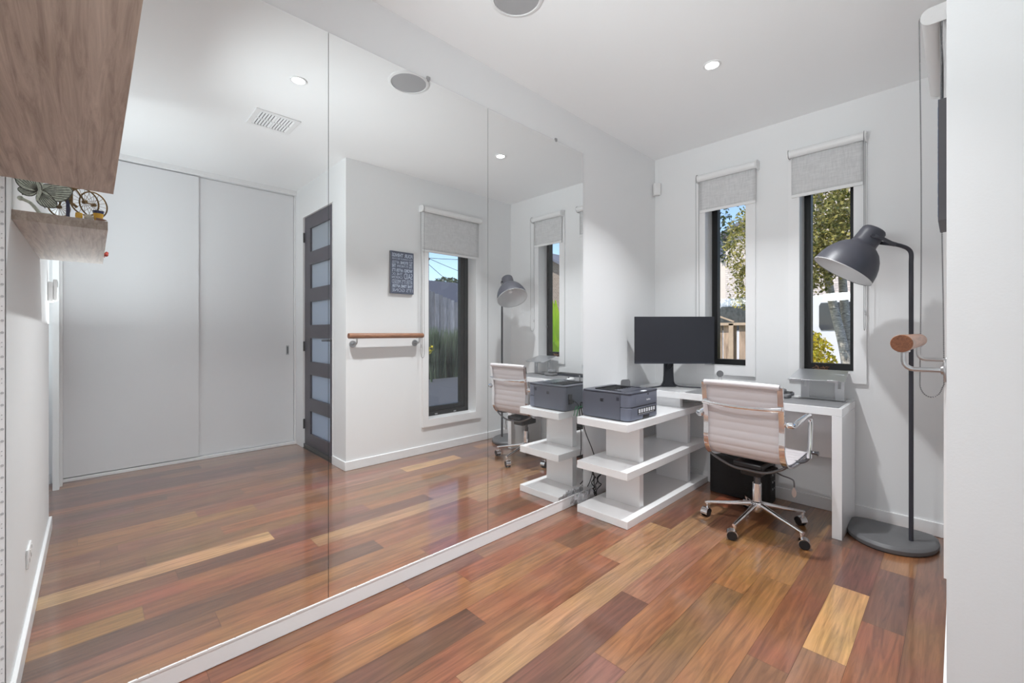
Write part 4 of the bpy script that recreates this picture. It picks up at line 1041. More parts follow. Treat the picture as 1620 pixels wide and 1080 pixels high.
def make_leg(k):
    a = ang0 + 2*PI*k/5; dx, dy = math.cos(a), math.sin(a)
    q = lambda r, z, t=0: (dx*r - dy*t, dy*r + dx*t, z)
    bm = nb(); rs = []
    for r, z, w_, h_ in ((.024, .140, .014, .017), (.15, .114, .012, .012), (.275, .091, .010, .009), (.296, .087, .009, .008)):
        rs.append([Vector(q(r, z+h_*math.sin(t), w_*math.cos(t))) for t in [2*PI*i/12 for i in range(12)]])
    loft(bm, rs); lg = obj('base_arm', bm, M['chrome'], ch, local=True, smooth=True)
    bm = nb(); cyl(bm, q(.284, .052), q(.284, .090), .0055, n=12); cyl(bm, q(.284, .072), q(.284, .090), .010, n=12); obj('castor_stem', bm, M['chrome'], lg, local=True, smooth=True)
    # castor: twin wheels under a chrome hood, trailing sideways
    th = a + math.radians([70, -60, 40, 100, -40][k]); wx, wy = math.cos(th), math.sin(th)
    cx_, cy_ = dx*.284 + wx*.014, dy*.284 + wy*.014
    nx, ny = -wy, wx
    for s in (-1, 1):
        bm = nb(); c0 = Vector((cx_+nx*s*.007, cy_+ny*s*.007, .0265)); c1 = Vector((cx_+nx*s*.021, cy_+ny*s*.021, .0265))
        cyl(bm, c0, c1, .0262, n=28); obj('castor_wheel', bm, M['black'], lg, local=True, bevel=.003, smooth=True)
    bm = nb(); rs = []
    for t in [math.radians(-12+ i*15) for i in range(14)]:
        o_ = Vector((cx_, cy_, .0275)) + Vector((wx, wy, 0))*(.0305*math.cos(t)) + Vector((0, 0, .0305*math.sin(t)))
        i_ = Vector((cx_, cy_, .0275)) + Vector((wx, wy, 0))*(.0278*math.cos(t)) + Vector((0, 0, .0278*math.sin(t)))
        n_ = Vector((nx, ny, 0))*.0215
        rs.append([o_-n_, o_+n_, i_+n_, i_-n_])
    loft(bm, rs); obj('castor_hood', bm, M['chrome'], lg, local=True, smooth=True)
for k in range(5): make_leg(k)

# ------------------------------------------------------------------ floating shelf on the back wall
bm = nb(); box(bm, .284, 1.346, YB+.0005, .0405, 1.559, 1.591)
tag(obj('floating_shelf', bm, M['shelfwood'], bevel=.0008), 'thick oak look floating shelf overhead, seen from below', 'shelf')
sz = 1.5912
# butterfly ornament
bf = thing('butterfly_ornament', 'pewter butterfly ornament on the shelf end nearest the mirror', 'ornament', (.36, -.135, sz))
def wing(bm, c, d1, d2, L, Wd, n=18):
    d1, d2 = Vector(d1).normalized(), Vector(d2).normalized(); nr = d1.cross(d2).normalized()
    pts = []
    for k in range(n):
        a = 2*PI*k/n; r = 1+.10*math.sin(3*a)
        pts.append(Vector(c)+d1*(L*.5+L*.5*math.cos(a)*r)+d2*(Wd*.5*math.sin(a)*r))
    loft(bm, [pts, [p+nr*.003 for p in pts]])
    return Vector(c), d1, d2, nr
def veins(c, d1, d2, nr, L, Wd):
    bm = nb()
    for s in (-1, 1):
        o_ = nr*(.0032 if s > 0 else -.0006)
        for k in range(7):
            e = c+d1*(L*(.95-.03*abs(k-3)))+d2*(Wd*(-.45+.15*k)); tube(bm, [c+o_, c.lerp(e, .5)+d2*(Wd*.04*(k-3))+o_, e+o_], .0009, 4)
        tube(bm, [c+d1*(L*.5+L*.5*math.cos(a)*(1+.1*math.sin(3*a)))+d2*(Wd*.5*math.sin(a)*(1+.1*math.sin(3*a)))+o_ for a in [2*PI*k/24 for k in range(24)]], .0012, 4, closed=True)
    return bm
for d1, d2, L, Wd in (((.1, .55, .12), (0, -.2, 1), .085, .058), ((.05, .45, -.6), (0, .6, .5), .060, .042), ((-.1, -.5, .6), (0, .5, .5), .075, .050), ((0, -.7, -.1), (0, -.1, 1), .045, .030)):
    bm = nb(); wc = wing(bm, (.335, -.132, 1.672), d1, d2, L, Wd); wo = obj('wing', bm, M['pewter'], bf)
    obj('veins', veins(*wc, L, Wd), M['vein'], wo)
bm = nb(); tube(bm, [(.335, -.135, 1.64), (.335, -.130, 1.668), (.335, -.124, 1.705)], [.003, .006, .004], 8)
for s in (-1, 1): tube(bm, [(.335, -.124, 1.705), (.333, -.12+s*.008, 1.725), (.333, -.115+s*.02, 1.738)], .001, 5)
obj('butterfly_body', bm, M['pewter'], bf, smooth=True)
bm = nb(); tube(bm, smooth_path([(.335, -.170, 1.640), (.335, -.150, 1.630), (.335, -.137, 1.612), (.337, -.125, sz+.006), (.337, -.10, sz+.008)], 6), [.005]*25, 8); sphere(bm, (.335, -.172, 1.641), .008); cyl(bm, (.337, -.115, sz), (.337, -.115, sz+.008), .022, .018, 18)
obj('branch_base', bm, M['pewter'], bf, smooth=True)
# spoked wheel carriage ornament
cg = thing('bicycle_ornament', 'small bronze old fashioned cycle ornament with spoked wheels on the shelf', 'ornament', (.38, -.045, sz))
def spoked(name, c, r, yaw):
    u = Vector((math.sin(yaw), math.cos(yaw), 0)); w_ = Vector((0, 0, 1)); c = Vector(c)
    bm = nb(); tube(bm, [c+u*(r*math.cos(a))+w_*(r*math.sin(a)) for a in [2*PI*k/36 for k in range(36)]], .0026, 8, closed=True)
    wl = obj(name, bm, M['bronze'], cg, smooth=True)
    bm = nb()
    for k in range(16):
        a = 2*PI*k/16; cyl(bm, c, c+u*(r*math.cos(a))+w_*(r*math.sin(a)), .0007, n=5)
    nn = u.cross(w_); cyl(bm, c-nn*.006, c+nn*.006, .006, n=12); obj('spokes', bm, M['bronze'], wl)
spoked('wheel', (.392, -.020, 1.672), .048, math.radians(38)); spoked('wheel', (.412, -.086, 1.645), .034, math.radians(38)); spoked('wheel', (.440, .004, 1.676), .048, math.radians(38))
bm = nb(); tube(bm, smooth_path([(.412, -.086, 1.645), (.405, -.072, 1.70), (.398, -.045, 1.715), (.392, -.020, 1.672)], 6), .003, 8); tube(bm, [(.392, -.020, 1.672), (.440, .004, 1.676)], .0025, 8); tube(bm, [(.400, -.055, 1.70), (.400, -.055, 1.665), (.396, -.040, 1.650)], .005, 8)
tube(bm, smooth_path([(.400, -.088, 1.722), (.400, -.07, 1.728), (.398, -.045, 1.715)], 5), .006, 8)
obj('cycle_frame', bm, M['bronze'], cg, smooth=True)
bm = nb(); box(bm, .394, .404, -.068, -.058, sz+.004, 1.70); box(bm, .376, .430, -.095, .005, sz, sz+.004); obj('display_post', bm, M['navy'], cg, bevel=.001)
# tiny pots and shell on a tray
tb = tag(obj('tray', (lambda b: (box(b, .315, .358, -.045, .032, sz, sz+.003), b)[1])(nb()), M['black'], bevel=.001), 'thin black tray at the very corner of the shelf', 'tray')
yp = thing('small_pot', 'small yellow pot with a navy rim on the black tray', 'pot', (.335, .018, sz+.003))
bm = nb(); lathe(bm, [(.0005, .0003), (.009, .0003), (.012, .010), (.014, .030), (.0005, .030)], Matrix.Translation((.335, .016, sz+.003)), 20); obj('pot_body', bm, M['yellow'], yp, smooth=True)
bm = nb(); lathe(bm, [(.0005, .0302), (.0145, .0302), (.0155, .040), (.0005, .041)], Matrix.Translation((.335, .016, sz+.003)), 20); obj('pot_rim', bm, M['navy'], yp, smooth=True)
bm = nb(); lathe(bm, [(.0005, .0003), (.008, .0003), (.010, .012), (.009, .024), (.0005, .025)], Matrix.Translation((.335, -.034, sz+.003)), 18); tag(obj('small_pot', bm, M['yellow'], smooth=True), 'tiny plain orange yellow pot at the back of the black tray', 'pot')
bm = nb(); sphere(bm, (.335, -.009, sz+.0145), .0115, 14, 8, .9, 1.15, 1.0); tag(obj('shell', bm, M['shell'], smooth=True), 'pale cream shell between the two small yellow pots', 'shell')
bm = nb(); tube(bm, [(.300, .010, sz+.006), (.300, .025, sz+.006), (.300, .038, sz+.006)], [.0055, .005, .001], 10); tag(obj('wooden_peg', bm, M['railwood'], smooth=True), 'short pointed wooden peg at the front corner of the shelf', 'peg')
# figurine overhanging the near end of the shelf
rb = thing('figurine', 'tiny red and silver figurine overhanging the shelf front edge, seen in the mirror', 'figurine', (1.315, .040, sz))
bm = nb(); cyl(bm, (1.315, .034, sz), (1.315, .034, sz+.005), .016, .014, 16); sphere(bm, (1.315, .036, sz+.018), .015, 12, 8, 1, 1, .9); sphere(bm, (1.313, .053, sz+.014), .010, 10, 7); sphere(bm, (1.318, .056, sz+.024), .008, 10, 7); obj('red_body', bm, M['red'], rb, smooth=True)
bm = nb(); sphere(bm, (1.315, .040, sz+.044), .011, 12, 8); cyl(bm, (1.315, .038, sz+.024), (1.315, .040, sz+.040), .012, .007, 12); cyl(bm, (1.315, .044, sz+.050), (1.315, .050, sz+.068), .006, .002, 8); obj('silver_head', bm, M['pewter'], rb, smooth=True)

# ------------------------------------------------------------------ wall fittings on the back wall
po = thing('power_outlet', 'white double power outlet low on the wall below the shelf', 'power outlet', (.765, YB, .297))
bm = nb(); box(bm, .705, .825, YB+.0005, YB+.009, .258, .335); obj('face_plate', bm, M['plastic_white'], po, bevel=.003)
for x in (.727, .788):
    bm = nb(); box(bm, x, x+.016, YB+.009, YB+.0094, .276, .290); obj('socket', bm, M['greyplastic'], po)
    bm = nb(); box(bm, x+.005, x+.013, YB+.009, YB+.012, .312, .326); obj('switch', bm, M['plastic_white'], po)
ir = thing('remote_holder', 'slim white handset in a wall holder at the end of the wall below the shelf', 'remote', (1.90, YB, 1.44))
bm = nb(); box(bm, 1.858, 1.932, YB+.0005, YB+.022, 1.372, 1.490); obj('holder', bm, M['plastic_white'], ir, bevel=.004)
bm = nb(); box(bm, 1.866, 1.924, YB+.0222, YB+.040, 1.380, 1.506); hs_ = obj('handset', bm, M['plastic_white'], ir, bevel=.005)
bm = nb(); box(bm, 1.9242, 1.9250, YB+.026, YB+.036, 1.462, 1.492); box(bm, 1.874, 1.916, YB+.0401, YB+.0405, 1.462, 1.495); obj('display_window', bm, M['black'], hs_)
# ------------------------------------------------------------------ outdoors
import numpy as np
GZ = -.13
bm = nb(); box(bm, -40, 60, -40, 70, GZ-.3, GZ); struct('ground', bm, M['soil'])
bm = nb(); box(bm, 2.15, 7.9, 1.9, 5.8, GZ, -.05); box(bm, 2.15, 7.9, 5.81, 9.5, GZ, -.05); box(bm, 2.15, 7.9, 9.51, 14, GZ, -.05); struct('path', bm, M['asphalt'])
bm = nb(); box(bm, -12, 10, 9.3, 12.2, GZ, GZ+.02); struct('driveway', bm, M['render_wall'])

def leaves(name, m, parent, blobs, size, seed, ratio=1.7, wleaf=None, droop=.3):
    """blobs: (centre, radii, count); every leaf a small bent quad, tone varied leaf by leaf"""
    rs = np.random.RandomState(seed); V = []; F = []; Tn = []
    for c, rad, n in blobs:
        c = np.array(c); rad = np.array(rad)
        d = rs.normal(size=(n, 3)); d /= np.linalg.norm(d, axis=1)[:, None]; r = rs.uniform(.25, 1, size=(n, 1))**.5
        p = c + d*r*rad
        for q in p:
            a = rs.normal(size=3); a[2] -= droop; a /= np.linalg.norm(a); b = np.cross(a, rs.normal(size=3)); b /= np.linalg.norm(b)
            s = size*rs.uniform(.6, 1.3); L = a*s*ratio*.5; W = b*s*.5; nn = np.cross(a, b)*s*.12
            k = len(V); V += [q-L, q-W*.9+nn, q+L, q+W*.9+nn]; F.append((k, k+1, k+2)); F.append((k, k+2, k+3)); t = rs.uniform(0, 1); Tn += [t]*6
    me = bpy.data.meshes.new(name); me.from_pydata([tuple(v) for v in V], [], F)
    at = me.color_attributes.new('tone', 'FLOAT_COLOR', 'CORNER')
    arr = np.zeros((len(Tn), 4), dtype=np.float32); arr[:, 0] = arr[:, 1] = arr[:, 2] = np.array(Tn); arr[:, 3] = 1
    at.data.foreach_set('color', arr.ravel()); me.materials.append(m)
    o = bpy.data.objects.new(name, me); C.objects.link(o)
    if parent is not None: o.parent = parent; o.matrix_parent_inverse = wm(parent).inverted()
    return o
def blades(name, m, parent, base, n, h, spread, w, seed, bend=.6, root=None):
    rs = random.Random(seed); V = []; F = []; Tn = []
    for i in range(n):
        a = rs.uniform(0, 2*PI); r0 = rs.uniform(0, .15)*spread; hh = h*rs.uniform(.6, 1.05); out = spread*rs.uniform(.2, 1)
        bx_, by_ = (base[0]+r0*math.cos(a), base[1]+r0*math.sin(a)) if root is None else (base[0]+rs.uniform(-root[0], root[0]), base[1]+rs.uniform(-root[1], root[1])); t = rs.random(); px_, py_ = -math.sin(a), math.cos(a)
        k0 = len(V)
        for j in range(6):
            f = j/5; rr = out*f**1.6; z = base[2]+hh*(f - bend*.35*f**3); ww = w*(1-f)**.6*.5+.001
            x, y = bx_+rr*math.cos(a), by_+rr*math.sin(a)
            V += [(x-px_*ww, y-py_*ww, z), (x+px_*ww, y+py_*ww, z)]
        for j in range(5):
            k = k0+2*j; F.append((k, k+1, k+3, k+2)); Tn += [min(1, t*.6+.4*j/5)]*4
    me = bpy.data.meshes.new(name); me.from_pydata(V, [], F)
    at = me.color_attributes.new('tone', 'FLOAT_COLOR', 'CORNER')
    arr = np.ones((len(Tn), 4), dtype=np.float32); arr[:, :3] = np.array(Tn)[:, None]
    at.data.foreach_set('color', arr.ravel()); me.materials.append(m)
    o = bpy.data.objects.new(name, me); C.objects.link(o)
    o.parent = parent; o.matrix_parent_inverse = wm(parent).inverted()
    return o

# --- front paling fence
def paling_bm(pts_top, zb, axis, seed, w=.10, th=.02):
    """palings along a line; pts_top = function giving the top height"""
    bm = nb(); lay = bm.loops.layers.float_color.new('tone'); sh = bm.faces.layers.float_vector.new('shift')
    rs = random.Random(seed)
    (x0, y0), (x1, y1) = axis; Lx = math.hypot(x1-x0, y1-y0); ux, uy = (x1-x0)/Lx, (y1-y0)/Lx; t = 0
    while t < Lx:
        k = rs.uniform(.72, 1.12); dd = rs.choice([0, .012])
        col = srgb(min(255, 196*k), min(255, 170*k), min(255, 150*k)) if seed == 1 else srgb(158*k, 156*k, 160*k)
        x, y = x0+ux*t, y0+uy*t; zt = pts_top(t)+rs.uniform(-.01, .01)
        nx, ny = -uy, ux
        P = []
        for z in (zb, zt):
            for (a, b_) in ((0, 0), (w, 0), (w, th), (0, th)): P.append(Vector((x+ux*a+nx*(b_+dd), y+uy*a+ny*(b_+dd), z)))
        v = [bm.verts.new(p) for p in P]; s = (rs.uniform(0, 40), rs.uniform(0, 40), rs.uniform(0, 9))
        for f in ((0, 1, 2, 3), (4, 7, 6, 5), (0, 4, 5, 1), (1, 5, 6, 2), (2, 6, 7, 3), (3, 7, 4, 0)):
            fc = bm.faces.new([v[i] for i in f]); fc[sh] = s
            for l in fc.loops: l[lay] = col
        t += w+(.004 if seed != 1 else rs.choice([.012, .02, .045]))
    return bm
ff = thing('paling_fence', 'brown timber paling fence with a flat capping outside the window behind the monitor', 'fence', (-1.7, 8, GZ))
obj('palings', paling_bm(lambda t: 1.315, GZ, ((-3.6, 8.02), (-.28, 8.0)), 1), M['paling'], ff)
M['fencerail'] = mat('weathered_rail', srgb(190, 168, 146), .85, bump=.3, bscale=20, vary=.15, vscale=10)
bm = nb(); box(bm, -3.6, -.2, 7.93, 8.07, 1.315, 1.36); obj('capping_rail', bm, M['fencerail'], ff)
for x in (-2.9, -.93):
    bm = nb(); box(bm, x, x+.075, 7.93, 8.0, GZ, 1.345); obj('fence_post', bm, M['fencerail'], ff)
bm = nb(); box(bm, -.14, .14, -.02, .02, -.012, .012, Matrix.Translation((-.98, 7.95, 1.43)) @ Matrix.Rotation(math.radians(22), 4, 'Y')); obj('loose_cap', bm, M['fencerail'], ff)

# --- side fence running away, its top stepping down
sf = thing('paling_fence', 'grey timber paling fence beyond the gravel path outside the tall window', 'fence', (9, 7, GZ))
top = lambda t: max(1.70, min(2.62, 2.62-.30*(t-5.0)))
obj('palings', paling_bm(lambda t: top(t+.0), GZ, ((9.0, 1.4), (9.0, 11.5)), 2, w=.14), M['paling'], sf)

# --- neighbour houses
def gable_house(name, label, y, poly, m, depth, roofcol, cat='house'):
    r = thing(name, label, cat, (poly[0][0], y, GZ))
    bm = nb(); loft(bm, [[Vector((x, y, z)) for x, z in poly], [Vector((x, y+depth, z)) for x, z in poly]]); obj('wall', bm, m, r)
    return r
g1 = gable_house('house', 'pale brick house with a rising gable roof edge, seen behind the birch leaves', 13.0, [(-2.79, GZ), (3.6, GZ), (3.6, 3.9), (.5, 5.45), (-2.79, 3.93)], M['brick'], 7, M['roof'])
bm = nb()
loft(bm, [[Vector((-2.95, y, 3.86)), Vector((.5, y, 5.46)), Vector((.5, y, 5.56)), Vector((-2.98, y, 3.95))] for y in (12.75, 20.2)])
loft(bm, [[Vector((.5, y, 5.46)), Vector((3.9, y, 3.76)), Vector((3.9, y, 3.86)), Vector((.5, y, 5.56))] for y in (12.75, 20.2)]); obj('roof', bm, M['roof'], g1)
bm = nb(); box(bm, .2, 1.5, 12.97, 13.0, .9, 2.2); wn = obj('house_window', bm, M['carglass'], g1)
g2 = gable_house('house', 'small cream gable of the house at left, low behind the fence and leaves', 15.5, [(-9, GZ), (-3.62, GZ), (-3.62, 3.55), (-4.9, 5.0), (-6.4, 5.6), (-9, 4)], M['render_wall'], 5, M['roof'])
bm = nb(); loft(bm, [[Vector((-3.5, y, 3.45)), Vector((-4.9, y, 5.02)), Vector((-4.9, y, 5.12)), Vector((-3.45, y, 3.52))] for y in (15.3, 20.6)]); obj('roof', bm, M['roof'], g2)
g3 = gable_house('garage', 'low grey sloping roof and dark window just above the paling fence', 12.0, [(-5, GZ), (-1.3, GZ), (-1.3, 1.98), (-2.18, 1.92), (-3.6, .72), (-5, .72)], M['roof'], .9, M['roof'], 'garage')
bm = nb(); box(bm, -2.15, -1.32, 11.97, 12.0, 1.0, 1.84); gw = obj('garage_window', bm, M['carglass'], g3)
bm = nb()
for x in (-2.16, -1.96, -1.80, -1.60, -1.36): box(bm, x, x+.03, 11.95, 11.97, 1.0, 1.84)
box(bm, -2.16, -1.32, 11.95, 11.97, 1.70, 1.735); obj('window_bars', bm, M['roof'], gw)
g4 = gable_house('house', 'grey roofed house beyond the bright lime leaves, seen in the mirror', 12.6, [(6.2, GZ), (13, GZ), (13, 2.6), (9.3, 4.2), (6.2, 2.5)], M['brick_red'], 6, M['roof'])
bm = nb()
loft(bm, [[Vector((5.9, y, 2.32)), Vector((9.3, y, 4.2)), Vector((9.3, y, 4.3)), Vector((5.9, y, 2.42))] for y in (12.3, 18.9)])
loft(bm, [[Vector((9.3, y, 4.2)), Vector((13.3, y, 2.42)), Vector((13.3, y, 2.52)), Vector((9.3, y, 4.3))] for y in (12.3, 18.9)]); obj('roof', bm, M['roof'], g4)
g5 = thing('house', 'dark roofed house just showing above the grey paling fence', 'house', (18, 14, GZ))
bm = nb(); box(bm, 15, 21, 9.5, 22, GZ, 2.3); obj('wall', bm, M['brick_red'], g5)
bm = nb(); loft(bm, [[Vector((14.6, y, 2.25)), Vector((18, y, 4.0)), Vector((21.4, y, 2.25))] for y in (9.2, 22.3)]); obj('roof', bm, mat('dark_slate_roof', srgb(70, 72, 84), .7, bump=.3, bscale=6, vary=.1), g5)

# --- white van
cr = thing('parked_car', 'white vehicle with dark windows parked behind the birch trunks', 'car', (.2, 10.9, GZ))
bm = nb(); prof_c = [(-2.2, .25), (2.3, .25), (2.38, .9), (2.2, 1.12), (1.5, 1.22), (.95, 1.80), (.6, 1.92), (-1.7, 1.94), (-2.05, 1.85), (-2.2, 1.2)]
loft(bm, [[Vector((x, 10.25, z)) for x, z in prof_c], [Vector((x*.99, 10.05, z*.995)) for x, z in prof_c], ][::-1] + [[Vector((x, 11.8, z)) for x, z in prof_c]])
obj('car_body', bm, M['carpaint'], cr, bevel=.03, seg=3)
for a, b_ in ((-1.85, -1.0), (-.90, -.20), (-.02, .95)):
    bm = nb(); prism(bm, [(a+.03, 1.24), (b_-.05, 1.24), (b_, 1.32), (b_, 1.70), (b_-.04, 1.76), (a+.03, 1.76), (a, 1.70), (a, 1.30)], 0, .02, Matrix.Translation((0, 10.052, 0)) @ Matrix.Rotation(PI/2, 4, 'X'))
    obj('car_window', bm, M['carglass'], cr)
for x in (-1.45, 1.5):
    bm = nb(); cyl(bm, (x, 10.0, .20), (x, 10.25, .20), .33, n=28); wl = obj('wheel', bm, M['tyre'], cr)
    bm = nb(); cyl(bm, (x, 9.985, .20), (x, 10.0, .20), .19, n=20); obj('hub_cap', bm, M['alu'], wl)
bm = nb(); box(bm, -.20, -.02, 10.03, 10.06, .98, 1.18); box(bm, -.38, -.30, 9.90, 10.06, 1.62, 1.70); obj('side_mirror', bm, M['carglass'], cr, bevel=.01)

# --- trees
def tree(name, label, base, trunks, blobs, m, leaf, seed, group=None, bark=None, cat='tree', branches=()):
    r = thing(name, label, cat, base, 0, group)
    for pts, r0, r1 in trunks:
        sp_ = smooth_path(pts, 6); bm = nb(); tube(bm, sp_, [r0+(r1-r0)*i/(len(sp_)-1) for i in range(len(sp_))], 12); obj('trunk', bm, bark or M['bark'], r, smooth=True)
    if branches:
        bm = nb()
        for pts, r0 in branches:
            sp_ = smooth_path(pts, 5); tube(bm, sp_, [r0*(1-.8*i/(len(sp_)-1)) for i in range(len(sp_))], 6)
        obj('branches', bm, bark or M['bark'], r, smooth=True)
    leaves('foliage', m, r, blobs, leaf, seed)
    return r
tree('birch_tree', 'silver birch with two pale trunks and yellow green leaves outside the window behind the lamp', (.86, 6.5, GZ),
     [([(.98, 6.5, GZ), (.90, 6.5, .9), (.735, 6.5, 1.8), (.62, 6.55, 3.0), (.5, 6.6, 5.2)], .058, .03), ([(1.02, 6.62, GZ), (.945, 6.6, .9), (.86, 6.6, 1.8), (.86, 6.6, 3.2), (1.1, 6.7, 5.4)], .056, .03)],
     [((.55, 6.3, 2.6), (.75, .8, .85), 6500), ((.95, 6.4, 3.1), (.8, .9, .9), 4600), ((.92, 6.15, 2.3), (.35, .35, .5), 2100), ((.2, 6.6, 3.9), (1.3, 1.2, 1.0), 2200), ((.50, 6.1, 2.0), (.42, .4, .42), 2000), ((-.20, 6.5, 2.35), (.28, .35, .55), 1300), ((-.16, 6.5, 1.85), (.17, .3, .42), 420), ((-.33, 6.5, 1.75), (.12, .2, .22), 110), ((1.5, 7.4, 2.8), (.9, .8, 1.1), 1200)],
     M['leaf_birch'], .031, 21, branches=[([(.62, 6.55, 3.0), (.2, 6.5, 3.3), (-.3, 6.5, 2.6)], .02), ([(.7, 6.5, 2.1), (.4, 6.4, 2.6), (.2, 6.2, 3.4)], .018), ([(.86, 6.6, 2.3), (1.05, 6.5, 2.9), (1.2, 6.3, 3.5)], .018), ([(.55, 6.6, 3.8), (-.2, 6.6, 4.2), (-.7, 6.6, 3.4)], .018)])
tree('birch_tree', 'dark leafed branches against blue sky at the top of the window behind the monitor', (-3.2, 9.3, GZ),
     [([(-3.6, 9.3, GZ), (-3.5, 9.3, 2.5), (-3.2, 9.3, 5.5)], .08, .03)],
     [((-1.75, 9.2, 4.15), (.9, .6, .55), 520), ((-1.55, 9.2, 3.15), (.28, .4, .7), 330), ((-2.0, 9.2, 2.9), (.2, .4, .7), 200), ((-3.0, 9.3, 4.9), (1.3, 1.0, .9), 800)],
     M['leaf_dark'], .055, 22, branches=[([(-3.3, 9.3, 4.4), (-2.4, 9.2, 4.5), (-1.4, 9.2, 4.0), (-1.0, 9.2, 3.7)], .02), ([(-3.3, 9.3, 4.0), (-2.3, 9.2, 3.8), (-1.5, 9.2, 3.3)], .014)])
tree('street_tree', 'leafy tree beyond the parked white vehicle', (1.0, 22, GZ), [([(1.0, 22.0, GZ), (1.0, 22, 2.5), (1.1, 22, 5)], .16, .06)], [((.8, 22, 6.2), (3.2, 2.0, 2.0), 1500)], M['leaf_birch'], .16, 23)
tree('street_tree', 'rounded dark tree crown above the dark roof, seen through the tall window', (24, 17.5, GZ), [([(24, 18.3, GZ), (24, 18.3, 3.0), (24.3, 18.3, 5)], .2, .08)],
     [((24, 18.6, 4.3), (1.4, 1.5, .9), 1500), ((25, 16.2, 3.7), (1.2, 1.6, .7), 800), ((24.5, 20.5, 4.0), (1.5, 1.6, .8), 800)], M['leaf_dark'], .16, 24)

def shrub(name, label, base, blobs, m, leaf, seed, group=None):
    r = thing(name, label, 'shrub', base, 0, group)
    bm = nb(); r_ = random.Random(seed)
    for k in range(7):
        a = r_.uniform(0, 2*PI); c = blobs[0][0]; rad = blobs[0][1]
        tube(bm, [base, (base[0]+.3*rad[0]*math.cos(a), base[1]+.3*rad[1]*math.sin(a), (base[2]+c[2])/2), (c[0]+.6*rad[0]*math.cos(a), c[1]+.6*rad[1]*math.sin(a), c[2]+.3*rad[2])], [.012, .009, .004], 6)
    obj('stems', bm, M['creosote'], r); leaves('foliage', m, r, blobs, leaf, seed, droop=-.2); return r
shrub('garden_shrub', 'bright yellow green shrub at the foot of the window behind the lamp', (.80, 5.35, GZ), [((.78, 5.35, .72), (.24, .28, .50), 2400), ((.70, 5.35, .95), (.13, .2, .26), 500)], M['leaf_yellow'], .030, 31)
shrub('garden_shrub', 'low dark green undergrowth beneath the birch trunks', (1.22, 6.0, GZ), [((1.22, 6.0, .45), (.30, .25, .50), 1200)], M['leaf_birch'], .04, 32)
fr = thing('strappy_plant', 'green fan leaved plant between the yellow shrub and the birch trunks', 'plant', (.60, 5.98, GZ)); blades('leaf_clump', M['leaf_birch'], fr, (.60, 5.98, GZ), 50, 1.40, .20, .030, 5)
for i, (x, y, h, lab) in enumerate(((8.20, 6.60, 1.32, 'grey green strappy clump nearest the black window frame edge, against the grey fence'), (8.22, 7.52, 1.28, 'grey green strappy clump in the middle of the tall window view, against the grey fence'), (8.20, 8.44, 1.24, 'grey green strappy clump furthest right in the tall window view'))):
    s_ = thing('strappy_plant', lab, 'plant', (x, y, GZ), 0, 'strappy plants along the side fence')
    blades('leaf_clump', M['leaf_grass'], s_, (x, y, GZ), 1300, h+.30, .20, .026, 40+i, bend=.30, root=(.32, .33))
fl = thing('yellow_flower', 'small yellow flower spray beside the strappy plants, at the edge of the tall window', 'flower', (7.35, 6.10, GZ))
blades('flower_stems', M['leaf_grass'], fl, (7.35, 6.10, GZ), 14, .75, .15, .02, 51); leaves('petals', M['leaf_yellow'], fl, [((7.35, 6.09, .76), (.08, .08, .10), 26)], .045, 52)
cn = thing('canna_plant', 'bright lime green broad leaved plant outside the narrow window, seen in the mirror', 'plant', (2.50, 5.25, GZ))
V = []; F = []; Tn = []; r9 = random.Random(9)
for i in range(44):
    a = r9.uniform(0, 2*PI); lean = r9.uniform(.10, .36); hh = r9.uniform(1.3, 2.15); w_ = r9.uniform(.07, .12); k0 = len(V); t = r9.random()
    b0 = (2.52+r9.uniform(-.12, .16), 5.25+r9.uniform(-.12, .12)); px_, py_ = -math.sin(a), math.cos(a)
    for j in range(9):
        f = j/8; ww = w_*math.sin(PI*min(1, max(.02, (f-.15)/.85)))**.7 + .008 if f > .15 else .012
        x = b0[0]+lean*math.cos(a)*f**1.5; y = b0[1]+lean*math.sin(a)*f**1.5; z = GZ+hh*(f-.12*f**3)
        V += [(x-px_*ww, y-py_*ww, z), (x+.02*math.cos(a), y+.02*math.sin(a), z-.01), (x+px_*ww, y+py_*ww, z)]
    for j in range(8):
        k = k0+3*j
        for q in ((k, k+1, k+4, k+3), (k+1, k+2, k+5, k+4)): F.append(q); Tn += [min(1, .3+.7*t)]*4
me = bpy.data.meshes.new('leaves'); me.from_pydata(V, [], F); at = me.color_attributes.new('tone', 'FLOAT_COLOR', 'CORNER')
arr = np.ones((len(Tn), 4), dtype=np.float32); arr[:, :3] = np.array(Tn)[:, None]; at.data.foreach_set('color', arr.ravel()); me.materials.append(M['leaf_canna'])
o = bpy.data.objects.new('leaves', me); C.objects.link(o); o.parent = cn; o.matrix_parent_inverse = wm(cn).inverted()

# --- power pole and wires beyond the fence
pp = thing('power_pole', 'distant power pole with thin overhead wires against the sky', 'power pole', (28.0, 19.0, GZ))
bm = nb(); cyl(bm, (28.0, 19.0, GZ), (28.0, 19.0, 7.6), .12, .09, 10); obj('pole', bm, M['creosote'], pp)
bm = nb(); box(bm, 27.9, 28.1, 18.4, 19.6, 7.05, 7.2); obj('crossarm', bm, M['creosote'], pp)
bm = nb()
for a, b_, sag in (((28, 19.5, 7.2), (31, 33, 5.9), .3), ((28, 19.1, 7.0), (28.5, 24, 4.4), .1), ((28, 19.3, 7.2), (33, 40, 10.4), .3), ((28, 18.6, 7.2), (28, 4, 8.0), .3)):
    A_, B_ = Vector(a), Vector(b_); tube(bm, [A_.lerp(B_, k/10) - Vector((0, 0, sag*4*(k/10)*(1-k/10))) for k in range(11)], .022, 5)
obj('wires', bm, M['black'], pp)
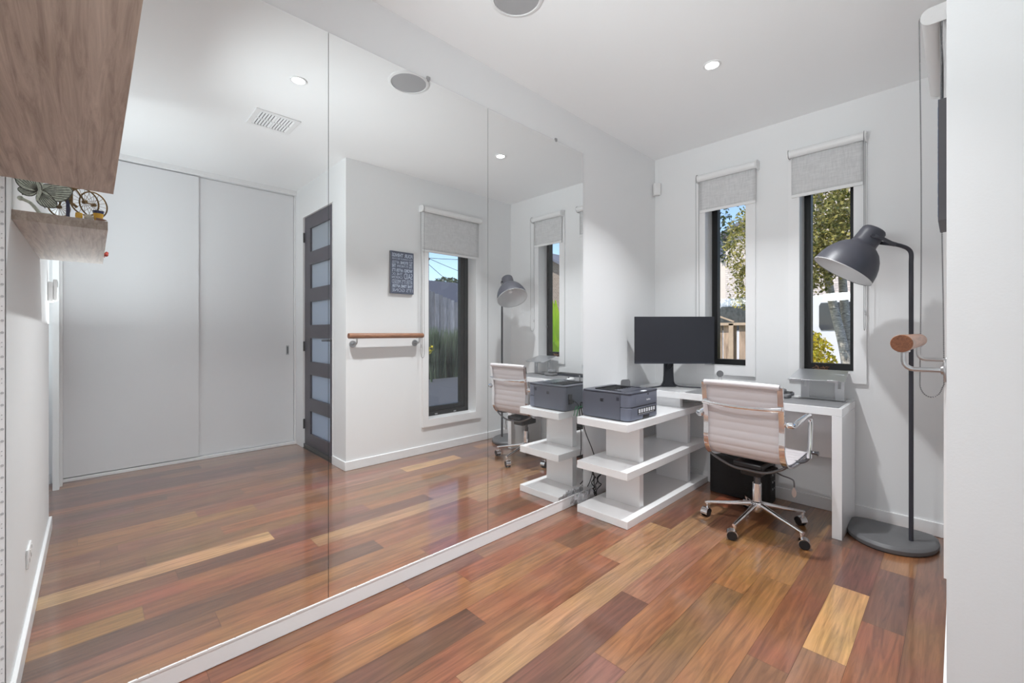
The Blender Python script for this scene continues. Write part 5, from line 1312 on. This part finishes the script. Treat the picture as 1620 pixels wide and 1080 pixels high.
# tiny dried leaf sitting on the sill, and one on the other sill seen in the mirror is the same one
bm = nb(); r8 = random.Random(2)
for k in range(9):
    x = 1.185+r8.uniform(-.035, .035); box(bm, -.012, .012, -.006, .006, -.0015, .0015, Matrix.Translation((x, YF+.06+r8.uniform(-.02, .02), SILL+.018+r8.uniform(0, .020))) @ Matrix.Rotation(r8.uniform(-1, 1), 4, 'Y') @ Matrix.Rotation(r8.uniform(0, 3), 4, 'Z'))
box(bm, 1.150, 1.225, YF+.04, YF+.08, SILL+.0085, SILL+.016)
M['dry'] = mat('dried_leaf', srgb(120, 84, 60), .8, vary=.5, vscale=60)
tag(obj('sill_trinket', bm, M['dry']), 'tiny brown trinket lying on the sill of the window behind the lamp', 'trinket')

# ------------------------------------------------------------------ daylight and added fill lights
w = bpy.data.worlds.new('sky'); sc.world = w; w.use_nodes = True; nt = w.node_tree
bg = nt.nodes['Background']; sky = nt.nodes.new('ShaderNodeTexSky'); sky.sky_type = 'NISHITA'; sky.sun_disc = False
sky.sun_elevation = math.radians(54); sky.sun_rotation = math.radians(200); sky.altitude = 50; sky.air_density = 1.0; sky.dust_density = .4; sky.ozone_density = 2.0
tcw = nt.nodes.new('ShaderNodeTexCoord'); mpw = nt.nodes.new('ShaderNodeMapping'); mpw.inputs['Scale'].default_value = (1.2, 1.2, 4)
nz = nt.nodes.new('ShaderNodeTexNoise'); nz.inputs['Scale'].default_value = 2.2; nz.inputs['Detail'].default_value = 5
nt.links.new(tcw.outputs['Generated'], mpw.inputs[0]); nt.links.new(mpw.outputs[0], nz.inputs['Vector'])
crw = nt.nodes.new('ShaderNodeValToRGB'); crw.color_ramp.elements[0].position = .52; crw.color_ramp.elements[1].position = .75; crw.color_ramp.elements[1].color = (.55, .55, .55, 1)
nt.links.new(nz.outputs[0], crw.inputs[0])
mxw = nt.nodes.new('ShaderNodeMixRGB'); mxw.inputs[2].default_value = (6.5, 6.8, 7.2, 1)
nt.links.new(crw.outputs[0], mxw.inputs[0]); nt.links.new(sky.outputs[0], mxw.inputs[1]); nt.links.new(mxw.outputs[0], bg.inputs[0])
bg.inputs[1].default_value = SKY
def sun(d, e, ang=.6, col=(1, .95, .88)):
    L = bpy.data.lights.new('sun', 'SUN'); L.energy = e; L.angle = math.radians(ang); L.color = col
    o = bpy.data.objects.new('sun', L); C.objects.link(o); o.rotation_euler = Vector(d).to_track_quat('-Z', 'Y').to_euler(); return o
sun((.16, .55, -.82), SUN)
def area(name, loc, d, sx, sy, e, col=(1, 1, 1), spread=180):
    L = bpy.data.lights.new(name, 'AREA'); L.shape = 'RECTANGLE'; L.size = sx; L.size_y = sy; L.energy = e; L.color = col; L.spread = math.radians(spread)
    o = bpy.data.objects.new(name, L); C.objects.link(o); o.location = loc; o.rotation_euler = Vector(d).to_track_quat('-Z', 'Z').to_euler(); return o
FL = (.90, .975, 1)
area('hall_end_fill', (2.525, -3.03, 1.25), (0, 1, 0), .9, 2.2, HALL_W, FL)  # added fill light at the hall end, switched off
area('fill_light', (.90, -.10, 1.70), (.02, .92, .39), .80, .12, FILL_W, FL, 80)  # unseen fill added above the shelf to brighten the ceiling and far wall
area('fill_light_hall', (2.35, -1.25, .75), (0, .34, .94), .35, .35, FILL2_W, FL, 160)  # unseen fill light added in the hall, aimed up at the ceiling
area('fill_light_camera', (2.10, -.06, 1.24), (0, .05, .99), .40, .40, FILL3_W, FL)  # unseen fill light added beside the camera, facing upward

# ------------------------------------------------------------------ camera
cam = bpy.data.cameras.new('camera'); co = bpy.data.objects.new('camera', cam); C.objects.link(co); sc.camera = co
co.location = (FX, FY, FZ); co.rotation_euler = (PI/2, 0, .8008)
cam.sensor_width = 36; cam.lens = 684.94/1620*36; cam.shift_y = (525.67-540)/1620*-1*-1
cam.clip_start = .02; cam.clip_end = 300
sc.view_settings.view_transform = 'Standard'; sc.view_settings.look = 'None'; sc.view_settings.gamma = 1; sc.view_settings.exposure = EXPO
sc.cycles.max_bounces = 14; sc.cycles.diffuse_bounces = 8; sc.cycles.glossy_bounces = 8; sc.cycles.transmission_bounces = 10; sc.cycles.transparent_max_bounces = 12
sc.cycles.use_denoising = True; sc.cycles.caustics_reflective = True; sc.cycles.sample_clamp_indirect = 8
